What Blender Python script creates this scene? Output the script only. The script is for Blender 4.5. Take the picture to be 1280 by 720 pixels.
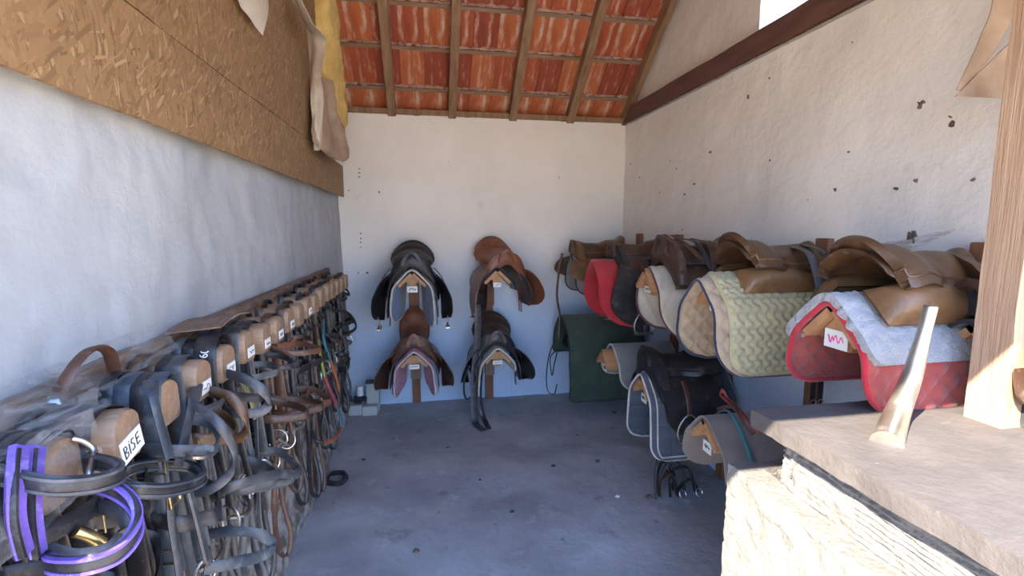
import bpy, bmesh, math, random
from mathutils import Vector, Matrix, noise
for o in list(bpy.data.objects): bpy.data.objects.remove(o)
random.seed(7)
S = bpy.context.scene
COL = S.collection
pi = math.pi

# ------------------------------------------------------------------ camera
PH = math.atan(75 / 600); TH = math.atan(109 / 600 * math.cos(PH))
cam = bpy.data.cameras.new('camera'); cam.sensor_width = 36; cam.lens = 36 * 600 / 1280
cam.clip_start = 0.02; cam.clip_end = 300
co = bpy.data.objects.new('camera', cam); COL.objects.link(co)
co.location = (0, 0, 1.5)
co.rotation_euler = (pi / 2 - PH, 0, -TH)
S.camera = co
S.view_settings.view_transform = 'Standard'; S.view_settings.look = 'None'
S.view_settings.gamma = 1; S.view_settings.use_curve_mapping = False
S.view_settings.exposure = 2.0

# ------------------------------------------------------------------ world and sun
W = bpy.data.worlds.new('sky'); S.world = W; W.use_nodes = True
nt = W.node_tree; nt.nodes.clear()
wo = nt.nodes.new('ShaderNodeOutputWorld'); bg = nt.nodes.new('ShaderNodeBackground')
tc = nt.nodes.new('ShaderNodeTexCoord'); sx = nt.nodes.new('ShaderNodeSeparateXYZ')
rp = nt.nodes.new('ShaderNodeValToRGB')
rp.color_ramp.elements[0].position = 0.0; rp.color_ramp.elements[0].color = (0.80, 0.84, 0.92, 1)
q_ = rp.color_ramp.elements.new(0.10); q_.color = (0.46, 0.68, 1.05, 1)
rp.color_ramp.elements[-1].position = 0.7; rp.color_ramp.elements[-1].color = (0.20, 0.42, 1.0, 1)
nt.links.new(tc.outputs['Generated'], sx.inputs[0]); nt.links.new(sx.outputs[2], rp.inputs[0])
nt.links.new(rp.outputs[0], bg.inputs[0]); bg.inputs[1].default_value = 1.7
nt.links.new(bg.outputs[0], wo.inputs[0])
sl = bpy.data.lights.new('sun', 'SUN'); sl.energy = 8.0; sl.angle = 0.009; sl.color = (1.0, 0.90, 0.74)
so = bpy.data.objects.new('sun', sl); COL.objects.link(so)
so.rotation_euler = Vector((1.0, 0.68, -1.0)).to_track_quat('-Z', 'Y').to_euler()

# ------------------------------------------------------------------ helpers
class MB:
    def __init__(s): s.v = []; s.f = []
    def add(s, vs, fs):
        b = len(s.v); s.v += [tuple(v) for v in vs]; s.f += [tuple(b + i for i in f) for f in fs]; return s
    def box(s, lo, hi, M=None):
        x0, y0, z0 = lo; x1, y1, z1 = hi
        vs = [Vector(p) for p in ((x0,y0,z0),(x1,y0,z0),(x1,y1,z0),(x0,y1,z0),(x0,y0,z1),(x1,y0,z1),(x1,y1,z1),(x0,y1,z1))]
        if M: vs = [M @ v for v in vs]
        return s.add(vs, [(3,2,1,0),(4,5,6,7),(0,1,5,4),(1,2,6,5),(2,3,7,6),(3,0,4,7)])
    def grid(s, fn, nu, nv):
        vs = [fn(i / nu, j / nv) for i in range(nu + 1) for j in range(nv + 1)]
        fs = [(i*(nv+1)+j, (i+1)*(nv+1)+j, (i+1)*(nv+1)+j+1, i*(nv+1)+j+1) for i in range(nu) for j in range(nv)]
        return s.add(vs, fs)
    def solid(s, fn, nu, nv, th, dirn=None):
        """grid with real thickness; fn -> Vector; th number or function(u,v)"""
        P = [[Vector(fn(i / nu, j / nv)) for j in range(nv + 1)] for i in range(nu + 1)]
        top = []; bot = []
        for i in range(nu + 1):
            for j in range(nv + 1):
                du = P[min(i+1,nu)][j] - P[max(i-1,0)][j]; dv = P[i][min(j+1,nv)] - P[i][max(j-1,0)]
                n = du.cross(dv)
                n = n.normalized() if n.length > 1e-12 else Vector((0,0,1))
                if dirn: n = Vector(dirn)
                t = th(i/nu, j/nv) if callable(th) else th
                top.append(P[i][j]); bot.append(P[i][j] - n * t)
        m = nv + 1; N = len(top)
        fs = []
        for i in range(nu):
            for j in range(nv):
                a, b, c, d = i*m+j, (i+1)*m+j, (i+1)*m+j+1, i*m+j+1
                fs.append((a, b, c, d)); fs.append((N+d, N+c, N+b, N+a))
        for j in range(nv):
            fs.append((j, j+1, N+j+1, N+j)); k = nu*m; fs.append((k+j+1, k+j, N+k+j, N+k+j+1))
        for i in range(nu):
            a, b = i*m, (i+1)*m; fs.append((b, a, N+a, N+b)); fs.append((a+nv, b+nv, N+b+nv, N+a+nv))
        return s.add(top + bot, fs)
    def sweep(s, path, frames, prof, closed=False):
        n = len(prof); vs = []
        for p, (a, b) in zip(path, frames):
            for (x, y) in prof: vs.append(p + a * x + b * y)
        m = len(path); fs = []
        for i in range(m if closed else m - 1):
            k = (i + 1) % m
            for j in range(n):
                l = (j + 1) % n; fs.append((i*n+j, i*n+l, k*n+l, k*n+j))
        if not closed:
            fs.append(tuple(reversed(range(n)))); fs.append(tuple((m-1)*n+j for j in range(n)))
        return s.add(vs, fs)
    def tube(s, path, r, n=8, closed=False):
        path = [Vector(p) for p in path]; m = len(path); fr = []; prev = None
        for i in range(m):
            t = (path[(i+1) % m if closed else min(i+1, m-1)] - path[(i-1) % m if closed else max(i-1, 0)]).normalized()
            if prev is None: prev = t.orthogonal().normalized()
            a = (prev - t * prev.dot(t)); a = a.normalized() if a.length > 1e-6 else t.orthogonal().normalized(); prev = a
            fr.append((a, t.cross(a)))
        if not callable(r):
            prof = [(r*math.cos(2*pi*k/n), r*math.sin(2*pi*k/n)) for k in range(n)]
            return s.sweep(path, fr, prof, closed)
        fr = [(a * r(i/(m-1)), b * r(i/(m-1))) for i, (a, b) in enumerate(fr)]
        return s.sweep(path, fr, [(math.cos(2*pi*k/n), math.sin(2*pi*k/n)) for k in range(n)], closed)
    def strap(s, path, w, t, wd, closed=False):
        """flat strap: width w along wd (vector or function(i)->vector), thickness t, softly rounded edges"""
        path = [Vector(p) for p in path]; m = len(path); fr = []
        for i in range(m):
            tg = (path[(i+1) % m if closed else min(i+1, m-1)] - path[(i-1) % m if closed else max(i-1, 0)])
            tg = tg.normalized() if tg.length > 1e-9 else Vector((0,0,1))
            a = Vector(wd(i / max(1, m-1)) if callable(wd) else wd); a = a - tg * a.dot(tg)
            a = a.normalized() if a.length > 1e-6 else tg.orthogonal().normalized()
            fr.append((a, tg.cross(a)))
        h, k = w/2, t/2; e = min(h*0.35, t)
        prof = [(-h,0),(-h+e,-k),(h-e,-k),(h,0),(h-e,k),(-h+e,k)]
        return s.sweep(path, fr, prof, closed)
    def blob(s, c, r, seed=0, rough=.15, nu=10, nv=7):
        vs = []; c = Vector(c)
        for j in range(nv + 1):
            ph = pi * j / nv
            for i in range(nu):
                t = 2*pi*i/nu; d = Vector((math.sin(ph)*math.cos(t), math.sin(ph)*math.sin(t), math.cos(ph)))
                k = 1 + rough * noise.noise(d * 1.7 + Vector((seed*3.1, 0, 0)))*2
                vs.append(c + Vector((d.x*r[0], d.y*r[1], d.z*r[2])) * k)
        fs = [(j*nu+i, (j+1)*nu+i, (j+1)*nu+(i+1)%nu, j*nu+(i+1)%nu) for j in range(nv) for i in range(nu)]
        return s.add(vs, fs)
    def build(s, name, mat, parent=None, smooth=True, bev=0, sub=0):
        me = bpy.data.meshes.new(name); me.from_pydata(s.v, [], s.f)
        bm = bmesh.new(); bm.from_mesh(me)
        bmesh.ops.remove_doubles(bm, verts=bm.verts, dist=1e-6)
        bmesh.ops.dissolve_degenerate(bm, edges=bm.edges, dist=1e-7)
        bmesh.ops.recalc_face_normals(bm, faces=bm.faces)
        if bev: bmesh.ops.bevel(bm, geom=list(bm.edges), offset=bev, segments=2, affect='EDGES', clamp_overlap=True)
        bm.to_mesh(me); bm.free()
        me.polygons.foreach_set('use_smooth', [smooth] * len(me.polygons))
        if smooth:
            try: me.set_sharp_from_angle(angle=math.radians(48))
            except Exception: pass
        o = bpy.data.objects.new(name, me); COL.objects.link(o)
        me.materials.append(mat)
        if parent: o.parent = parent
        return o

def tag(o, label=None, cat=None, group=None, kind=None):
    if label: o['label'] = label
    if cat: o['category'] = cat
    if group: o['group'] = group
    if kind: o['kind'] = kind
    return o
def thing(name, label, cat, loc=(0,0,0), rz=0, group=None):
    o = bpy.data.objects.new(name, None); COL.objects.link(o); o.empty_display_size = .05
    o.location = loc; o.rotation_euler = (0, 0, rz); return tag(o, label, cat, group)
def cr(pts, n=6, closed=False):
    """Catmull-Rom through the points"""
    P = [Vector(p) for p in pts]; m = len(P); out = []
    for i in range(m if closed else m - 1):
        if closed: a, b, c, d = P[i-1], P[i], P[(i+1) % m], P[(i+2) % m]
        else: a, b, c, d = P[max(i-1,0)], P[i], P[i+1], P[min(i+2,m-1)]
        for k in range(n):
            t = k / n; t2 = t*t; t3 = t2*t
            out.append(.5*((2*b) + (c-a)*t + (2*a-5*b+4*c-d)*t2 + (3*b-a-3*c+d)*t3))
    if not closed: out.append(P[-1])
    return out
def lerp_tab(tab, x):
    if x <= tab[0][0]: return tab[0][1]
    for (a, fa), (b, fb) in zip(tab, tab[1:]):
        if x <= b:
            t = (x-a)/(b-a); t = t*t*(3-2*t); return fa + (fb-fa)*t
    return tab[-1][1]

# ------------------------------------------------------------------ materials
def mat(name, col, col2=None, rough=.6, scale=8, detail=6, metal=0, bump=0, bscale=60, stretch=None,
        dust=0, dustcol=(.42,.38,.33), spots=None, coat=0, lo=.35, hi=.65, sheen=0, coords='Object', fine=None):
    m = bpy.data.materials.new(name); m.use_nodes = True; N = m.node_tree.nodes; L = m.node_tree.links
    b = N['Principled BSDF']; b.inputs['Roughness'].default_value = rough; b.inputs['Metallic'].default_value = metal
    if coat: b.inputs['Coat Weight'].default_value = coat; b.inputs['Coat Roughness'].default_value = .25
    if sheen: b.inputs['Sheen Weight'].default_value = sheen
    t = N.new('ShaderNodeTexCoord'); mp = N.new('ShaderNodeMapping'); L.new(t.outputs[coords], mp.inputs[0])
    if stretch: mp.inputs['Scale'].default_value = stretch
    def ns(sc, det=6, rgh=.6):
        n = N.new('ShaderNodeTexNoise'); n.inputs['Scale'].default_value = sc; n.inputs['Detail'].default_value = det
        n.inputs['Roughness'].default_value = rgh; L.new(mp.outputs[0], n.inputs['Vector']); return n
    def ramp(src, a, b_, ca=(0,0,0,1), cb=(1,1,1,1)):
        r = N.new('ShaderNodeValToRGB'); r.color_ramp.elements[0].position = a; r.color_ramp.elements[1].position = b_
        r.color_ramp.elements[0].color = ca; r.color_ramp.elements[1].color = cb; L.new(src, r.inputs[0]); return r
    def mix(f, a, c):
        x = N.new('ShaderNodeMix'); x.data_type = 'RGBA'; L.new(f, x.inputs[0])
        for s_, v in ((6, a), (7, c)):
            if isinstance(v, tuple): x.inputs[s_].default_value = (*v[:3], 1)
            else: L.new(v, x.inputs[s_])
        return x.outputs[2]
    col2 = col2 or tuple(c*.72 for c in col)
    n1 = ns(scale, detail)
    c = mix(ramp(n1.outputs[0], lo, hi).outputs[0], col2, col)
    if fine:
        n = ns(fine[0], 4); c = mix(ramp(n.outputs[0], fine[2], fine[3]).outputs[0], c, fine[1])
    if spots:
        for (sc, pos, wd, colr) in spots:
            n = ns(sc, 5, .65); c = mix(ramp(n.outputs[0], pos, pos+wd).outputs[0], c, colr)
    if dust:
        n = ns(scale*1.7+3, 7, .7); r = ramp(n.outputs[0], .62-dust*.35, .85-dust*.15)
        c = mix(r.outputs[0], c, dustcol)
        rr = N.new('ShaderNodeMapRange'); rr.inputs[3].default_value = rough; rr.inputs[4].default_value = .95
        L.new(r.outputs[0], rr.inputs[0]); L.new(rr.outputs[0], b.inputs['Roughness'])
    L.new(c, b.inputs['Base Color'])
    if bump:
        n = ns(bscale, 6, .6); bp = N.new('ShaderNodeBump'); bp.inputs['Strength'].default_value = bump
        bp.inputs['Distance'].default_value = .01; L.new(n.outputs[0], bp.inputs['Height']); L.new(bp.outputs[0], b.inputs['Normal'])
    return m
def add_color(m, fn):
    """chain an extra colour layer: fn(N, L, old_socket, coord) -> new socket"""
    N = m.node_tree.nodes; L = m.node_tree.links; b = N['Principled BSDF']
    old = b.inputs['Base Color'].links[0].from_socket
    tc = [n for n in N if n.type == 'TEX_COORD'][0]
    L.new(fn(N, L, old, tc.outputs['Object']), b.inputs['Base Color'])

M = {}
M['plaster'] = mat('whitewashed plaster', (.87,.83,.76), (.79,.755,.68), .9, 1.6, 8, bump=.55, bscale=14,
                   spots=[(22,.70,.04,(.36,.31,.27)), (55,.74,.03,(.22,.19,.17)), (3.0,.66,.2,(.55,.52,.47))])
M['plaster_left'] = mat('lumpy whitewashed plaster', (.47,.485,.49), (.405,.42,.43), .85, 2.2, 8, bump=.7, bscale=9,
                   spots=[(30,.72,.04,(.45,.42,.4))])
def lowdirt(N, L, old, oc):
    sp = N.new('ShaderNodeSeparateXYZ'); L.new(oc, sp.inputs[0])
    n = N.new('ShaderNodeTexNoise'); n.inputs['Scale'].default_value = 3.2; n.inputs['Detail'].default_value = 9; L.new(oc, n.inputs[0])
    a = N.new('ShaderNodeMath'); a.operation = 'MULTIPLY_ADD'; L.new(n.outputs[0], a.inputs[0]); a.inputs[1].default_value = 1.5; L.new(sp.outputs[2], a.inputs[2])
    r = N.new('ShaderNodeValToRGB'); e = r.color_ramp.elements
    e[0].position = .25; e[0].color = (0,0,0,1); e[1].position = .31; e[1].color = (1,1,1,1)
    x = e.new(.80); x.color = (1,1,1,1); y = e.new(.90); y.color = (0,0,0,1)
    mr = N.new('ShaderNodeMapRange'); mr.inputs[1].default_value = .2; mr.inputs[2].default_value = 1.9; L.new(a.outputs[0], mr.inputs[0])
    L.new(mr.outputs[0], r.inputs[0])
    n2 = N.new('ShaderNodeTexNoise'); n2.inputs['Scale'].default_value = 14; n2.inputs['Detail'].default_value = 8; L.new(oc, n2.inputs[0])
    r2 = N.new('ShaderNodeValToRGB'); r2.color_ramp.elements[0].position = .42; r2.color_ramp.elements[1].position = .6
    r2.color_ramp.elements[0].color = (.17,.13,.10,1); r2.color_ramp.elements[1].color = (.50,.47,.43,1); L.new(n2.outputs[0], r2.inputs[0])
    m_ = N.new('ShaderNodeMix'); m_.data_type = 'RGBA'; L.new(r.outputs[0], m_.inputs[0]); L.new(old, m_.inputs[6]); L.new(r2.outputs[0], m_.inputs[7])
    return m_.outputs[2]
add_color(M['plaster_left'], lowdirt)
def sky_light_tint(N, L, old, oc):
    "blue sky light painted into the colour of the lower part of the walls, fading out unevenly upwards"
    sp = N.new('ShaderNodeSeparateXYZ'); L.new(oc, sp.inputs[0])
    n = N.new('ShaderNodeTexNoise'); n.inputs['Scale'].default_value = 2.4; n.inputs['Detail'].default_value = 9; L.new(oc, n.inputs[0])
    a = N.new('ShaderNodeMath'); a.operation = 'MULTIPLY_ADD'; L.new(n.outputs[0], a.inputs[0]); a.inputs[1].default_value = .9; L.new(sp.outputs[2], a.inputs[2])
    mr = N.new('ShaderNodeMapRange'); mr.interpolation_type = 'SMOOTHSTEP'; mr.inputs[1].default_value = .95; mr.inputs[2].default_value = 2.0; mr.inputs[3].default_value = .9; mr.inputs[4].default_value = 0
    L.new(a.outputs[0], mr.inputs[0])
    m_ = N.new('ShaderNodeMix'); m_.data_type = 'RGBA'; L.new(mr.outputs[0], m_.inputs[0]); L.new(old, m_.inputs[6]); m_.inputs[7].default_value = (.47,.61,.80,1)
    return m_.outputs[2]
add_color(M['plaster'], sky_light_tint)  # blue sky light is put into the plaster colour low on the walls
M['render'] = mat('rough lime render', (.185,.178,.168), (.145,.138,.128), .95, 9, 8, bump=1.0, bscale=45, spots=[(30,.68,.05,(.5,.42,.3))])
M['floor'] = mat('trodden dusty concrete', (.47,.48,.485), (.30,.305,.31), .92, 1.6, 9, bump=.6, bscale=11,
                 spots=[(5.5,.58,.12,(.50,.505,.515)), (3,.60,.14,(.20,.20,.205)), (9,.64,.08,(.19,.19,.19)), (26,.68,.05,(.33,.33,.33)), (16,.69,.05,(.07,.065,.06))])
M['ground'] = mat('pale yard gravel', (.64,.49,.32), (.56,.42,.27), .95, 2, 6, bump=.3)
M['tile'] = mat('terracotta tile', (.47,.115,.045), (.33,.07,.03), .75, 3.2, 6, bump=.25, bscale=30, stretch=(5,1.1,1.1),
                spots=[(2.8,.54,.14,(.62,.40,.30)), (1.3,.64,.12,(.20,.06,.035))])
M['tile2'] = mat('darker terracotta tile', (.38,.085,.04), (.26,.055,.03), .75, 3.2, 6, bump=.25, bscale=30, stretch=(5,1.1,1.1),
                spots=[(3.0,.56,.12,(.58,.38,.30))])
M['tile3'] = mat('orange terracotta tile', (.56,.17,.06), (.42,.11,.045), .75, 3.2, 6, bump=.25, bscale=30, stretch=(5,1.1,1.1),
                spots=[(2.6,.53,.15,(.66,.47,.36))])
M['mortar'] = mat('pinkish mortar', (.50,.34,.28), (.36,.20,.15), .95, 20, 6, bump=.6, bscale=60)
wood = dict(detail=8, bump=.25, bscale=20)
M['rafter'] = mat('old rafter wood', (0.340,0.212,0.119), (0.212,0.119,0.064), .8, 5, stretch=(6,1,1), **wood)
M['batten'] = mat('batten wood', (0.340,0.221,0.136), (0.230,0.136,0.085), .8, 5, stretch=(1,6,6), **wood)
M['beam'] = mat('reddish brown beam', (0.170,0.085,0.064), (0.102,0.051,0.043), .7, 4, stretch=(6,.8,6), **wood)
M['beech'] = mat('pale rack wood', (.50,.27,.13), (.40,.20,.09), .6, 4, stretch=(1,7,7), **wood)
M['postwood'] = mat('rusty brown post wood', (.27,.115,.055), (.17,.07,.04), .65, 4, stretch=(8,8,1), **wood)
M['postgrey'] = mat('weathered post wood', (.32,.22,.16), (.22,.15,.11), .8, 4, stretch=(8,8,1), **wood)
M['block'] = mat('rounded peg wood', (0.338,0.216,0.130), (0.238,0.144,0.086), .55, 5, stretch=(1,6,6), dust=.25, **wood)
M['board'] = mat('dusty rack board', (0.224,0.132,0.076), (0.144,0.080,0.048), .8, 4, stretch=(6,1,6), dust=.5, dustcol=(.33,.27,.22), **wood)
M['fgpost'] = mat('rough sawn post', (0.496,0.336,0.208), (0.368,0.224,0.136), .85, 3.5, stretch=(22,22,1.0), detail=8, bump=.4, bscale=9,
                  spots=[(2.2,.70,.05,(.22,.12,.08))])
# OSB: overlapping strands
def osb_mat():
    m = bpy.data.materials.new('oriented strand board'); m.use_nodes = True; N = m.node_tree.nodes; L = m.node_tree.links
    b = N['Principled BSDF']; b.inputs['Roughness'].default_value = .75
    t = N.new('ShaderNodeTexCoord'); cur = None
    for k, (ang, sc, st) in enumerate([(.5, 15, 5), (-.55, 18, 5.5), (1.2, 20, 5), (.05, 24, 5), (-.2, 28, 5), (.8, 22, 5)]):
        m0 = N.new('ShaderNodeMapping'); m0.inputs['Rotation'].default_value = (ang, 0, 0); L.new(t.outputs['Object'], m0.inputs[0])
        nz = N.new('ShaderNodeTexNoise'); nz.inputs['Scale'].default_value = 5; L.new(t.outputs['Object'], nz.inputs[0])
        mx = N.new('ShaderNodeMix'); mx.data_type = 'VECTOR'; mx.inputs[0].default_value = .06; L.new(m0.outputs[0], mx.inputs[4]); L.new(nz.outputs[1], mx.inputs[5])
        mp = N.new('ShaderNodeMapping')
        mp.inputs['Scale'].default_value = (sc, sc*st, sc); mp.inputs['Location'].default_value = (k*3.3, k, 0)
        L.new(mx.outputs[1], mp.inputs[0])
        v = N.new('ShaderNodeTexVoronoi'); v.inputs['Scale'].default_value = 1; L.new(mp.outputs[0], v.inputs['Vector'])
        r = N.new('ShaderNodeValToRGB'); e = r.color_ramp.elements
        e[0].position = 0; e[0].color = (.16,.085,.035,1); e[1].position = 1; e[1].color = (.48,.32,.16,1)
        q = e.new(.25); q.color = (.26,.145,.062,1); q = e.new(.85); q.color = (.34,.20,.09,1)
        sep = N.new('ShaderNodeSeparateColor'); L.new(v.outputs['Color'], sep.inputs[0]); L.new(sep.outputs[0], r.inputs[0])
        if cur is None: cur = r.outputs[0]
        else:
            st_ = N.new('ShaderNodeMath'); st_.operation = 'GREATER_THAN'; st_.inputs[1].default_value = .62; L.new(sep.outputs[1], st_.inputs[0])
            x = N.new('ShaderNodeMix'); x.data_type = 'RGBA'; L.new(st_.outputs[0], x.inputs[0]); L.new(cur, x.inputs[6]); L.new(r.outputs[0], x.inputs[7]); cur = x.outputs[2]
    n = N.new('ShaderNodeTexNoise'); n.inputs['Scale'].default_value = 1.6; n.inputs['Detail'].default_value = 5; L.new(t.outputs['Object'], n.inputs[0])
    r = N.new('ShaderNodeValToRGB'); r.color_ramp.elements[0].position = .3; r.color_ramp.elements[1].position = .7
    r.color_ramp.elements[0].color = (.22,.125,.055,1); r.color_ramp.elements[1].color = (.30,.18,.08,1); L.new(n.outputs[0], r.inputs[0])
    x = N.new('ShaderNodeMix'); x.data_type = 'RGBA'; x.inputs[0].default_value = .36; L.new(cur, x.inputs[6]); L.new(r.outputs[0], x.inputs[7])
    L.new(x.outputs[2], b.inputs['Base Color']); return m
M['osb'] = osb_mat()
M['wool'] = mat('yellow glass wool', (.86,.60,.20), (.66,.44,.14), 1, 12, 8, bump=.9, bscale=40)
M['membrane'] = mat('dusty brown membrane', (.47,.34,.23), (.33,.22,.14), .7, 6, 5, bump=.2, bscale=20)
M['membrane_pale'] = mat('pale membrane', (.60,.54,.45), (.46,.38,.29), .6, 6, 5, bump=.2, bscale=20)
M['card'] = mat('white card', (.85,.84,.80), (.76,.75,.72), .7, 12)
M['ink'] = mat('black ink', (.015,.015,.02), rough=.5)
M['pinkink'] = mat('pink ink', (.75,.05,.22), rough=.5)
M['stone'] = mat('worn slab stone', (.092,.080,.076), (.062,.054,.052), .85, 7, 9, bump=.5, bscale=40, spots=[(24,.66,.06,(.17,.15,.13)), (12,.68,.05,(.045,.036,.03))])
M['slabedge'] = M['stone']
def leather(n, c, dust=.25, rough=.42, **k):
    k.setdefault('dustcol', (.20,.165,.135)); return mat(n, c, tuple(x*.6 for x in c), rough, 14, 6, bump=.12, bscale=140, dust=dust, **k)
M['black'] = leather('black leather', (.022,.02,.022), .12)
M['blackdust'] = leather('dusty black leather', (.026,.025,.028), .25, .36, dustcol=(.12,.115,.115))
M['darkbrown'] = leather('dark brown leather', (.075,.038,.025), .2)
M['brown'] = leather('brown leather', (.11,.046,.026), .2)
M['tan'] = leather('tan leather', (.20,.105,.045), .12, .38)
M['tandark'] = leather('worn tan leather', (.105,.052,.024), .12, .38)
M['chestnut'] = leather('chestnut leather', (.27,.095,.045), .15)
M['redleather'] = leather('red brown leather', (.36,.07,.05), .1)
M['grey'] = leather('grey dusty strap', (.065,.068,.075), .3, .42, dustcol=(.17,.16,.15))
M['bluegrey'] = leather('blue grey strap', (.050,.065,.085), .3, .42, dustcol=(.14,.15,.155))
M['dustyolive'] = leather('olive webbing', (.20,.19,.09), .3)
M['purple'] = mat('purple padded webbing', (.20,.12,.48), (.12,.07,.33), .6, 20, bump=.3, bscale=200, dust=.15, dustcol=(.5,.45,.6))
M['steel'] = mat('dull steel', (.55,.54,.52), (.35,.34,.32), .35, 20, metal=1)
M['brass'] = mat('brass', (.70,.55,.28), (.5,.38,.2), .35, 20, metal=1)
M['polished'] = mat('worn polished metal', (.60,.57,.50), (.40,.37,.30), .35, 10, metal=.9, dust=.1)
fab = dict(rough=.95, sheen=.3, bump=.3, bscale=180)
M['redpad'] = mat('faded red cotton', (0.416,0.080,0.056), (0.320,0.052,0.040), scale=9, spots=[(11,.62,.12,(.16,.05,.045))], **fab)
M['redpiping'] = mat('bright red binding', (0.510,0.017,0.030), scale=9, **fab)
M['brightred'] = mat('bright red felt', (0.464,0.028,0.036), (0.368,0.020,0.028), scale=9, spots=[(40,.66,.05,(.6,.2,.12))], **fab)
M['cream'] = mat('cream cotton', (0.527,0.484,0.391), (0.425,0.383,0.306), scale=9, **fab)
M['beige'] = mat('beige cotton', (0.440,0.328,0.216), (0.352,0.256,0.160), scale=9, **fab)
M['yellow'] = mat('straw yellow cotton', (0.47,0.40,0.22), (0.360,0.331,0.194), scale=9, **fab)
M['maroon'] = mat('maroon binding', (.11,.03,.045), scale=9, **fab)
M['navy'] = mat('navy binding', (.02,.025,.06), scale=9, **fab)
M['greypad'] = mat('blue grey cotton', (0.079,0.094,0.124), (0.056,0.068,0.090), scale=9, **fab)
M['suede'] = mat('pale grey suede', (0.272,0.272,0.272), (0.200,0.200,0.200), scale=7, spots=[(10,.66,.1,(.2,.18,.16))], **fab)
M['fleece'] = mat('grey white sheepskin', (0.413,0.405,0.413), (0.330,0.323,0.330), 1, 30, 8, bump=1, bscale=160, sheen=.5)
M['piping'] = mat('off white binding', (.62,.58,.52), scale=9, **fab)
M['pink'] = mat('pink check cotton', (.60,.24,.34), (.42,.12,.2), scale=18, **fab)
M['denim'] = mat('grey blue lining', (0.090,0.126,0.198), (0.054,0.072,0.117), scale=8, **fab)
M['blue'] = mat('blue lining', (.04,.14,.42), (.03,.09,.28), scale=8, **fab)
M['green'] = mat('dark green cloth', (.048,.080,.054), (.030,.052,.036), scale=6, spots=[(6,.60,.15,(.085,.095,.07))], **fab)
M['blackcloth'] = mat('black cloth', (.02,.02,.025), scale=8, **fab)
M['teal'] = mat('teal binding', (.05,.22,.23), scale=8, **fab)
M['dustcover'] = mat('dusty taupe cloth', (0.247,0.203,0.173), (0.180,0.143,0.124), scale=7, spots=[(14,.62,.1,(.15,.12,.11))], **fab)
M['rein_y'] = mat('yellow rubber rein', (.22,.27,.05), scale=8, rough=.6)
M['rein_r'] = mat('pink rubber rein', (.36,.07,.09), scale=8, rough=.6)
M['rein_o'] = mat('orange rubber rein', (.42,.12,.05), scale=8, rough=.6)
M['rein_b'] = mat('blue rubber rein', (.05,.15,.19), scale=8, rough=.6)
M['plastic'] = mat('pale grey plastic', (.52,.53,.50), (.42,.43,.41), .6, 6, dust=.2)
M['holedark'] = mat('dark pit', (.24,.17,.13), (.07,.05,.04), .95, 60)
def web_mat():
    m = mat('cobweb', (.50,.47,.43), (.38,.36,.33), 1, 10, 6)
    N = m.node_tree.nodes; L = m.node_tree.links; b = N['Principled BSDF']; t = [n for n in N if n.type == 'TEX_COORD'][0]
    mp = N.new('ShaderNodeMapping'); mp.inputs['Scale'].default_value = (3, 1, 3); L.new(t.outputs['Object'], mp.inputs[0])
    n = N.new('ShaderNodeTexNoise'); n.inputs['Scale'].default_value = 9; n.inputs['Detail'].default_value = 9; n.inputs['Distortion'].default_value = 1.2
    L.new(mp.outputs[0], n.inputs[0])
    r = N.new('ShaderNodeMapRange'); r.inputs[1].default_value = .38; r.inputs[2].default_value = .72; r.inputs[3].default_value = .03; r.inputs[4].default_value = .60
    L.new(n.outputs[0], r.inputs[0]); L.new(r.outputs[0], b.inputs['Alpha']); return m
M['web'] = web_mat()

# ------------------------------------------------------------------ room shell
LX, RX, BY, HT = -.67, 1.75, 4.1, 2.40     # left wall, right wall, back wall, wall head
TAN = math.tan(math.radians(40))
def roofz(y): return 2.44 + TAN * (BY - y)
def wob(p, amp, sc, seed=0): return amp * noise.fractal(Vector(p) * sc + Vector((seed, seed*2, 0)), 1.0, 2.0, 4)

def fl(u, v):
    x = LX - .05 + (RX - LX + .1) * u; y = .25 + (BY - .15) * v
    return Vector((x, y, wob((x, y, 0), .010, 2.5)))
b = MB(); b.solid(fl, 70, 130, .12)
floor = tag(b.build('floor', M['floor']), 'dusty blue-grey concrete floor, worn and stained', kind='structure')
gy = MB(); gy.box((-30, -30, -.25), (LX - .29, 6, -.015)); gy.box((LX-.29, -30, -.25), (30, .25, -.012)); ground = tag(gy.build('ground', M['ground'], smooth=False), 'pale gravel yard outside', kind='structure')

def wl(u, v):
    y = .42 + (BY - .27) * u; z = -.05 + 2.0 * v
    rough = .016 if z > .55 else .028
    off = wob((0, y, z), rough, 1.9, 3) + wob((0, y, z), .006, 9, 5)
    if z < .14 and y > 0: off += .035 * min(1, (.14 - z) / .05)
    return Vector((LX + off, y, z))
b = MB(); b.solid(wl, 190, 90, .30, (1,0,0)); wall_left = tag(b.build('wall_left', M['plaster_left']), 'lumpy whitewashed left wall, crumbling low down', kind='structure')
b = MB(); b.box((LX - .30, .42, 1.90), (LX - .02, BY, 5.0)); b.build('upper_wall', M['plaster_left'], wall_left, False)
def wb(u, v):
    x = LX - .05 + (RX - LX + .1) * u; z = -.05 + 2.458 * v
    if v > .97: z += wob((x, 0, 0), .012, 7, 2)
    return Vector((x, BY + wob((x, 0, z), .007, 2.5, 7) + wob((x, 0, z), .002, 12, 9), z))
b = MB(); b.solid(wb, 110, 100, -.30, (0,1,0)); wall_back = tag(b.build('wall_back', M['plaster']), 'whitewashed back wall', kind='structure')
def wr(u, v):
    y = .30 + (BY - .25) * u; z = -.05 + 2.46 * v
    return Vector((RX + wob((0, y, z), .008, 2.2, 11) + wob((0, y, z), .0025, 11, 13), y, z))
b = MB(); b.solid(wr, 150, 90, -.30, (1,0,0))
wall_right = tag(b.build('wall_right', M['plaster']), 'whitewashed right wall, pitted with old nail holes', kind='structure')
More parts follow.
